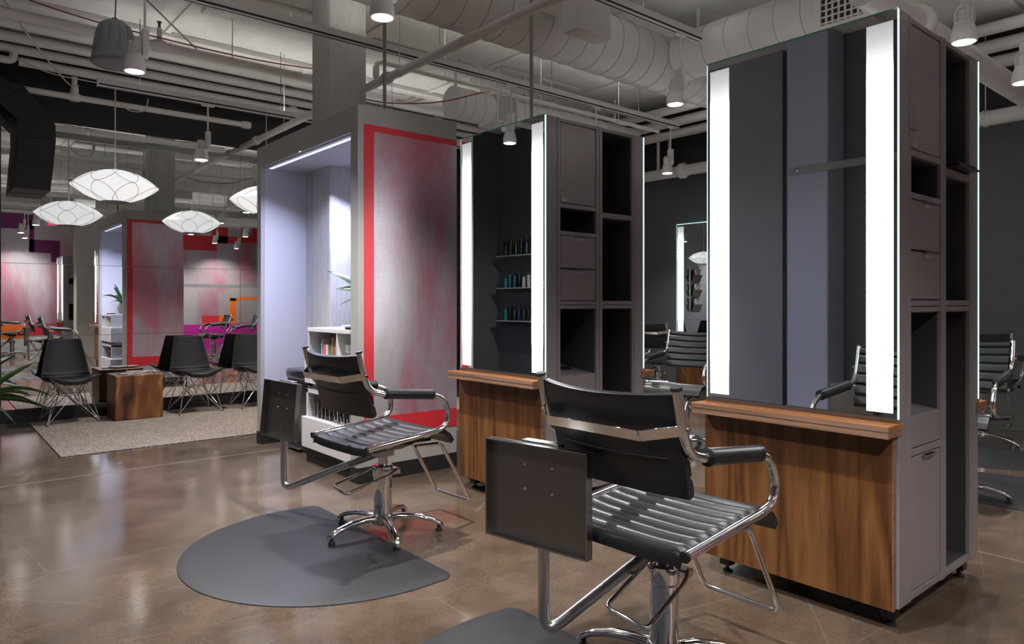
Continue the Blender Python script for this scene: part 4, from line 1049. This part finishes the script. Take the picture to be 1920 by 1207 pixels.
for k, (y, z, r, lb) in enumerate(((8.30, 3.54, 0.045, 'lowest'), (8.22, 3.63, 0.045, 'second lowest'), (8.12, 3.71, 0.050, 'third lowest'), (7.98, 3.79, 0.050, 'topmost'))):
    pipe('ceiling_pipe', [(0.3 if k else 0.75, y, z), (XR, y, z)], r, '%s of the bundled white pipes along the back wall' % lb, group='bundled pipes along the back wall', couplings=[(3.5 + k, y, z) + Xd])
pipe('wall_pipe', [(0.3, 8.33, 3.285), (2.97, 8.33, 3.285)], 0.031, 'white pipe running across the black wall above the mirrors', couplings=[(1.22, 8.33, 3.285) + Xd, (2.95, 8.33, 3.285) + Xd])
pipe('drop_pipe', [(1.22, 8.33, 3.30), (1.22, 8.33, 3.49)], 0.026, 'short white drop linking two pipes on the black wall', couplings=[(1.22, 8.33, 3.34, 0, 0, 1)])
pipe('elbow_pipe', [(0.35, 8.18, 3.50), (0.70, 8.18, 3.50), (0.70, 8.18, 3.62), (0.35, 8.18, 3.62)], 0.035, 'white pipe elbow at the upper left edge')
pipe('wall_pipe', [(7.70, -3.0, 2.935), (7.70, YB, 2.935)], 0.072, 'fat white pipe along the charcoal wall', couplings=[(7.70, 5.62, 2.935) + Yd], hangers=[(7.70, 2.18, 2.935)])
for k, (x, z, r) in enumerate(((7.62, 3.42, 0.06), (7.50, 3.54, 0.06), (7.36, 3.66, 0.055))):
    pipe('ceiling_pipe', [(x, 1.0, z), (x, YB, z)], r, '%s white pipe high along the charcoal wall' % ('lower', 'middle', 'upper')[k], group='pipes high along the charcoal wall')
for k, y in enumerate((6.05, 5.86)):
    pipe('drop_pipe', [(7.74, y, 2.99), (7.74, y, 3.5)], 0.022, '%s thin vertical white pipe on the charcoal wall' % ('left', 'right')[k])
pipe('air_pipe', [(4.0, 1.72, 2.93), (XR, 1.72, 2.93)], 0.085, 'wide pinkish white pipe descending behind the near station', couplings=[(4.75, 1.72, 2.93) + Xd], hangers=[(4.75, 1.72, 2.93)])
pipe('drain_pipe', [(6.6, 1.2, 3.85), (6.6, 1.2, 3.10), (6.6, 0.0, 3.10)], 0.035, 'white elbow pipe at the upper right corner', couplings=[(6.6, 1.2, 3.25, 0, 0, 1)])
pipe('hanging_rod', [(2.478, 4.30, 2.5155), (2.478, 4.30, 3.243)], 0.0125, 'thin grey rod hanging above the niche box corner', mat='rod_grey', cat='rod')
pipe('hanging_rod', [(3.22, 3.60, 2.264), (3.22, 3.60, ZC)], 0.0125, 'thin grey rod rising from the middle station', mat='rod_grey', cat='rod')

# ================================================================== ceiling: ducts
def duct(name, pts, r, label, seam=0.16, fillet=0.25, ends=True):
    o0 = Vector(pts[0]); t = thing(name, label, 'duct', tuple(o0))
    P = [Vector(p) - o0 for p in pts]
    Q = fil(P, fillet, seg=8) if len(P) > 2 else P
    obj('shell', MB().tube(Q, r, 36), 'duct_white', t, smooth=60)
    for q in (P[0].lerp(P[-1], 0.12), P[0].lerp(P[-1], 0.85)):
        obj('hanger_strap', MB().box(q.x - 0.012, q.x + 0.012, q.y - 0.012, q.y + 0.012, q.z + r - 0.004, ZC - o0.z), 'duct_white', t, smooth=0)
    acc = 0; s_ = MB(); nxt = seam * 0.5
    for a, b_ in zip(Q[:-1], Q[1:]):
        d = b_ - a; L = d.length; dn = d.normalized()
        while nxt <= acc + L:
            c_ = a + dn * (nxt - acc)
            s_ = MB().tube([c_ - dn * 0.004, c_ + dn * 0.004], r * 1.012, 36)
            obj('seam_ring', s_, 'duct_seam', t, smooth=60); nxt += seam
        acc += L
    return t
duct('spiral_duct', [(1.6, 4.12, 3.42), (6.3, 4.12, 3.42)], 0.25, 'big white spiral duct above the middle station', seam=0.20)
duct('spiral_duct', [(5.30, 3.862, 3.42), (5.30, 2.51, 3.42)], 0.21, 'white round duct branching over the near station', seam=0.22)
duct('spiral_duct', [(5.15, 6.15, 3.34), (7.28, 6.15, 3.34)], 0.18, 'farther white round duct beyond the big spiral duct', seam=0.2)
duct('spiral_duct', [(4.35, 6.15, 3.34), (4.85, 6.15, 3.34)], 0.17, 'short white duct stub left of the louvred grille', seam=0.14)
t = thing('duct_grille', 'louvred grille on the farther round duct', 'vent grille', (5.0, 6.15, 3.34))
obj('frame', B(-0.15, 0.15, -0.17, 0.17, -0.16, 0.16), 'duct_white', t, bevel=0.005, smooth=0)
obj('hanger_strap', B(-0.012, 0.012, -0.012, 0.012, 0.16, ZC - 3.34), 'duct_white', t, smooth=0)
for k in range(12): obj('slat', B(-0.13 + k * 0.022, -0.122 + k * 0.022, -0.18, -0.165, -0.14, 0.14), 'duct_seam', t, smooth=0)
t = thing('return_grille', 'perforated white grille box above the near station', 'vent grille', (5.30, 2.24, 3.42))
obj('box', B(-0.24, 0.24, -0.06, 0.26, -0.24, 0.24), 'white_fixture', t, bevel=0.004, smooth=0)
fr = MB(); fr.box(-0.30, -0.24, -0.45, 0.26, -0.26, 0.26)
obj('face_plate', B(-0.29, -0.245, -0.42, 0.27, -0.25, 0.25), 'white_fixture', t, bevel=0.004, smooth=0)
for k in range(14):
    obj('bar', B(-0.302, -0.290, -0.38 + k * 0.045, -0.372 + k * 0.045 + 0.004, -0.22, 0.22), 'white_pipe', t, smooth=0)
    if k < 10: obj('bar', B(-0.301, -0.291, -0.39, 0.22, -0.21 + k * 0.045, -0.20 + k * 0.045), 'white_pipe', t, smooth=0)
obj('dark_core', B(-0.2905, -0.2895, -0.38, 0.22, -0.215, 0.215), 'dark_slot', t, smooth=0)
t = thing('diffuser_box', 'grey white rectangular box hanging on the big spiral duct', 'vent box', (3.60, 3.62, 3.30))
obj('box', B(-0.12, 0.23, -0.20, -0.06, -0.20, 0.40), 'duct_white', t, bevel=0.004, smooth=0)
obj('flange', B(-0.10, 0.21, -0.185, -0.075, -0.208, -0.20), 'white_fixture', t, smooth=0)
obj('neck', B(-0.05, 0.15, -0.06, 0.24, 0.07, 0.17), 'duct_white', t, smooth=0)
# black painted duct at the left of the mirror wall
t = thing('black_duct', 'black painted duct elbow at the left end of the mirror wall', 'duct', (0.87, 8.38, 2.31))
secs = [(0.70, 1.00, 2.31), (0.715, 1.025, 2.55), (0.735, 1.045, 2.80), (0.735, 1.04, 2.95)]
for (a, b_, z0), (c_, d, z1) in zip(secs[:-1], secs[1:]):
    e = 0.002
    obj('segment', MB().hexa([(a - 0.87, -0.18, z0 - 2.31 + e), (b_ - 0.87, -0.18, z0 - 2.31 + e), (b_ - 0.87, 0.175, z0 - 2.31 + e), (a - 0.87, 0.175, z0 - 2.31 + e),
                              (c_ - 0.87, -0.18, z1 - 2.31), (d - 0.87, -0.18, z1 - 2.31), (d - 0.87, 0.175, z1 - 2.31), (c_ - 0.87, 0.175, z1 - 2.31)]), 'black_paint', t, bevel=0.004, smooth=0)
obj('elbow', MB().hexa([(-0.135, -0.18, 0.642), (0.17, -0.18, 0.642), (0.17, 0.175, 0.642), (-0.135, 0.175, 0.642), (-0.30, -0.18, 0.80), (-0.08, -0.18, 0.97), (-0.08, 0.175, 0.97), (-0.30, 0.175, 0.80)]), 'black_paint', t, bevel=0.004, smooth=0)
obj('elbow', MB().hexa([(-0.302, -0.178, 0.802), (-0.082, -0.178, 0.972), (-0.082, 0.173, 0.972), (-0.302, 0.173, 0.802), (-0.62, -0.18, 0.85), (-0.62, -0.18, 1.12), (-0.62, 0.175, 1.12), (-0.62, 0.175, 0.85)]), 'black_paint', t, bevel=0.004, smooth=0)
obj('flange', B(-0.172, 0.132, -0.182, 0.175, -0.012, 0.002), 'black_paint', t, smooth=0)

# pendant speaker
t = thing('pendant_speaker', 'grey bell shaped speaker hanging under the ceiling at the upper left', 'speaker', (1.10, 5.78, 2.93))
prf = [(0.148, 0.0), (0.155, 0.008), (0.155, 0.03), (0.150, 0.045), (0.148, 0.06), (0.140, 0.13), (0.125, 0.22), (0.105, 0.28), (0.07, 0.31), (0.0, 0.315)]
sb = MB(); NS = 72; i0 = 0
for r, h_ in prf:
    for j in range(NS):
        a = 2 * PI * j / NS; k = max(0, math.cos(a * 12)) ** 3 if 0.06 < h_ < 0.27 else 0
        rr_ = r - 0.012 * k
        sb.v.append((rr_ * math.cos(a), rr_ * math.sin(a), h_))
for i in range(len(prf) - 1):
    for j in range(NS): sb.f.append((i * NS + j, i * NS + (j + 1) % NS, (i + 1) * NS + (j + 1) % NS, (i + 1) * NS + j))
obj('housing', sb, 'grey_speaker', t, smooth=50)
obj('grille', MB().lathe([(0.0, -0.012), (0.08, -0.008), (0.146, 0.004)], 36), 'speaker_grille', t)
obj('suspension_cable', MB().tube([(0, 0, 0.31), (0.005, 0, 0.45), (0, 0.005, ZC - 2.93)], 0.005, 6), 'wire_dark', t)
obj('eyelet', MB().tube([(0.02 * math.cos(k * PI / 5), 0, 0.325 + 0.02 * math.sin(k * PI / 5)) for k in range(10)], 0.004, 6, closed=True), 'wire_dark', t)

# red sign hanging in the mirrored half of the room
t = thing('lit_sign', 'small red lit sign seen in the back mirror', 'sign', (2.2, -0.9, 2.85))
obj('housing', B(-0.11, 0.11, -0.02, 0.02, 0, 0.13), 'white_fixture', t, bevel=0.004)
obj('face', B(-0.05, 0.05, 0.02, 0.0215, 0.02, 0.11), 'exit_red', t, smooth=0)
obj('stem', MB().tube([(0, 0, 0.13), (0, 0, ZC - 2.85)], 0.008, 8), 'white_fixture', t)

# loose cables
def cable(name, pts, r, mat, label):
    t = obj(name, MB().tube([Vector(p) for p in fil([Vector(p) for p in pts], 0.5, seg=5)], r, 6), mat, None, smooth=60); tag(t, label, 'cable')
cable('cable', [(0.2, 6.55, 3.62), (0.9, 6.58, 3.50), (1.7, 6.57, 3.47), (2.4, 6.56, 3.46), (3.2, 6.5, 3.50)], 0.006, 'cable_red', 'dark red cable lying along the pipe behind the speaker')
cable('cable', [(0.3, 6.3, 3.70), (0.75, 7.3, 3.45), (1.15, 8.1, 3.33), (1.25, 8.3, 3.40)], 0.007, 'cable_white', 'white cable sagging across the pipes at the upper left')
cable('cable', [(0.7, 8.05, 3.50), (0.95, 8.1, 3.42), (1.5, 8.15, 3.42), (2.2, 8.2, 3.50)], 0.006, 'cable_white', 'white cable drooping in front of the black wall')
cable('cable', [(2.99, 5.9, 3.112), (3.3, 5.8, 3.06), (3.8, 5.6, 3.10), (4.3, 5.38, 3.285), (4.7, 5.335, 3.287)], 0.006, 'cable_red', 'dark red cable above the niche box')
cable('cable', [(1.397, 7.27, 3.05), (1.50, 7.27, 2.97), (1.64, 7.27, 2.99), (1.66, 7.27, 3.12)], 0.005, 'cable_white', 'short white cable loop beside the pendant cord')
cable('cable', [(2.3, 7.7, 3.765), (1.9, 7.1, 3.745), (1.4, 6.4, 3.745), (0.9, 5.8, 3.765)], 0.008, 'wire_dark', 'dark cable bundle crossing the ceiling above the speaker')
print('objects', len(bpy.data.objects))
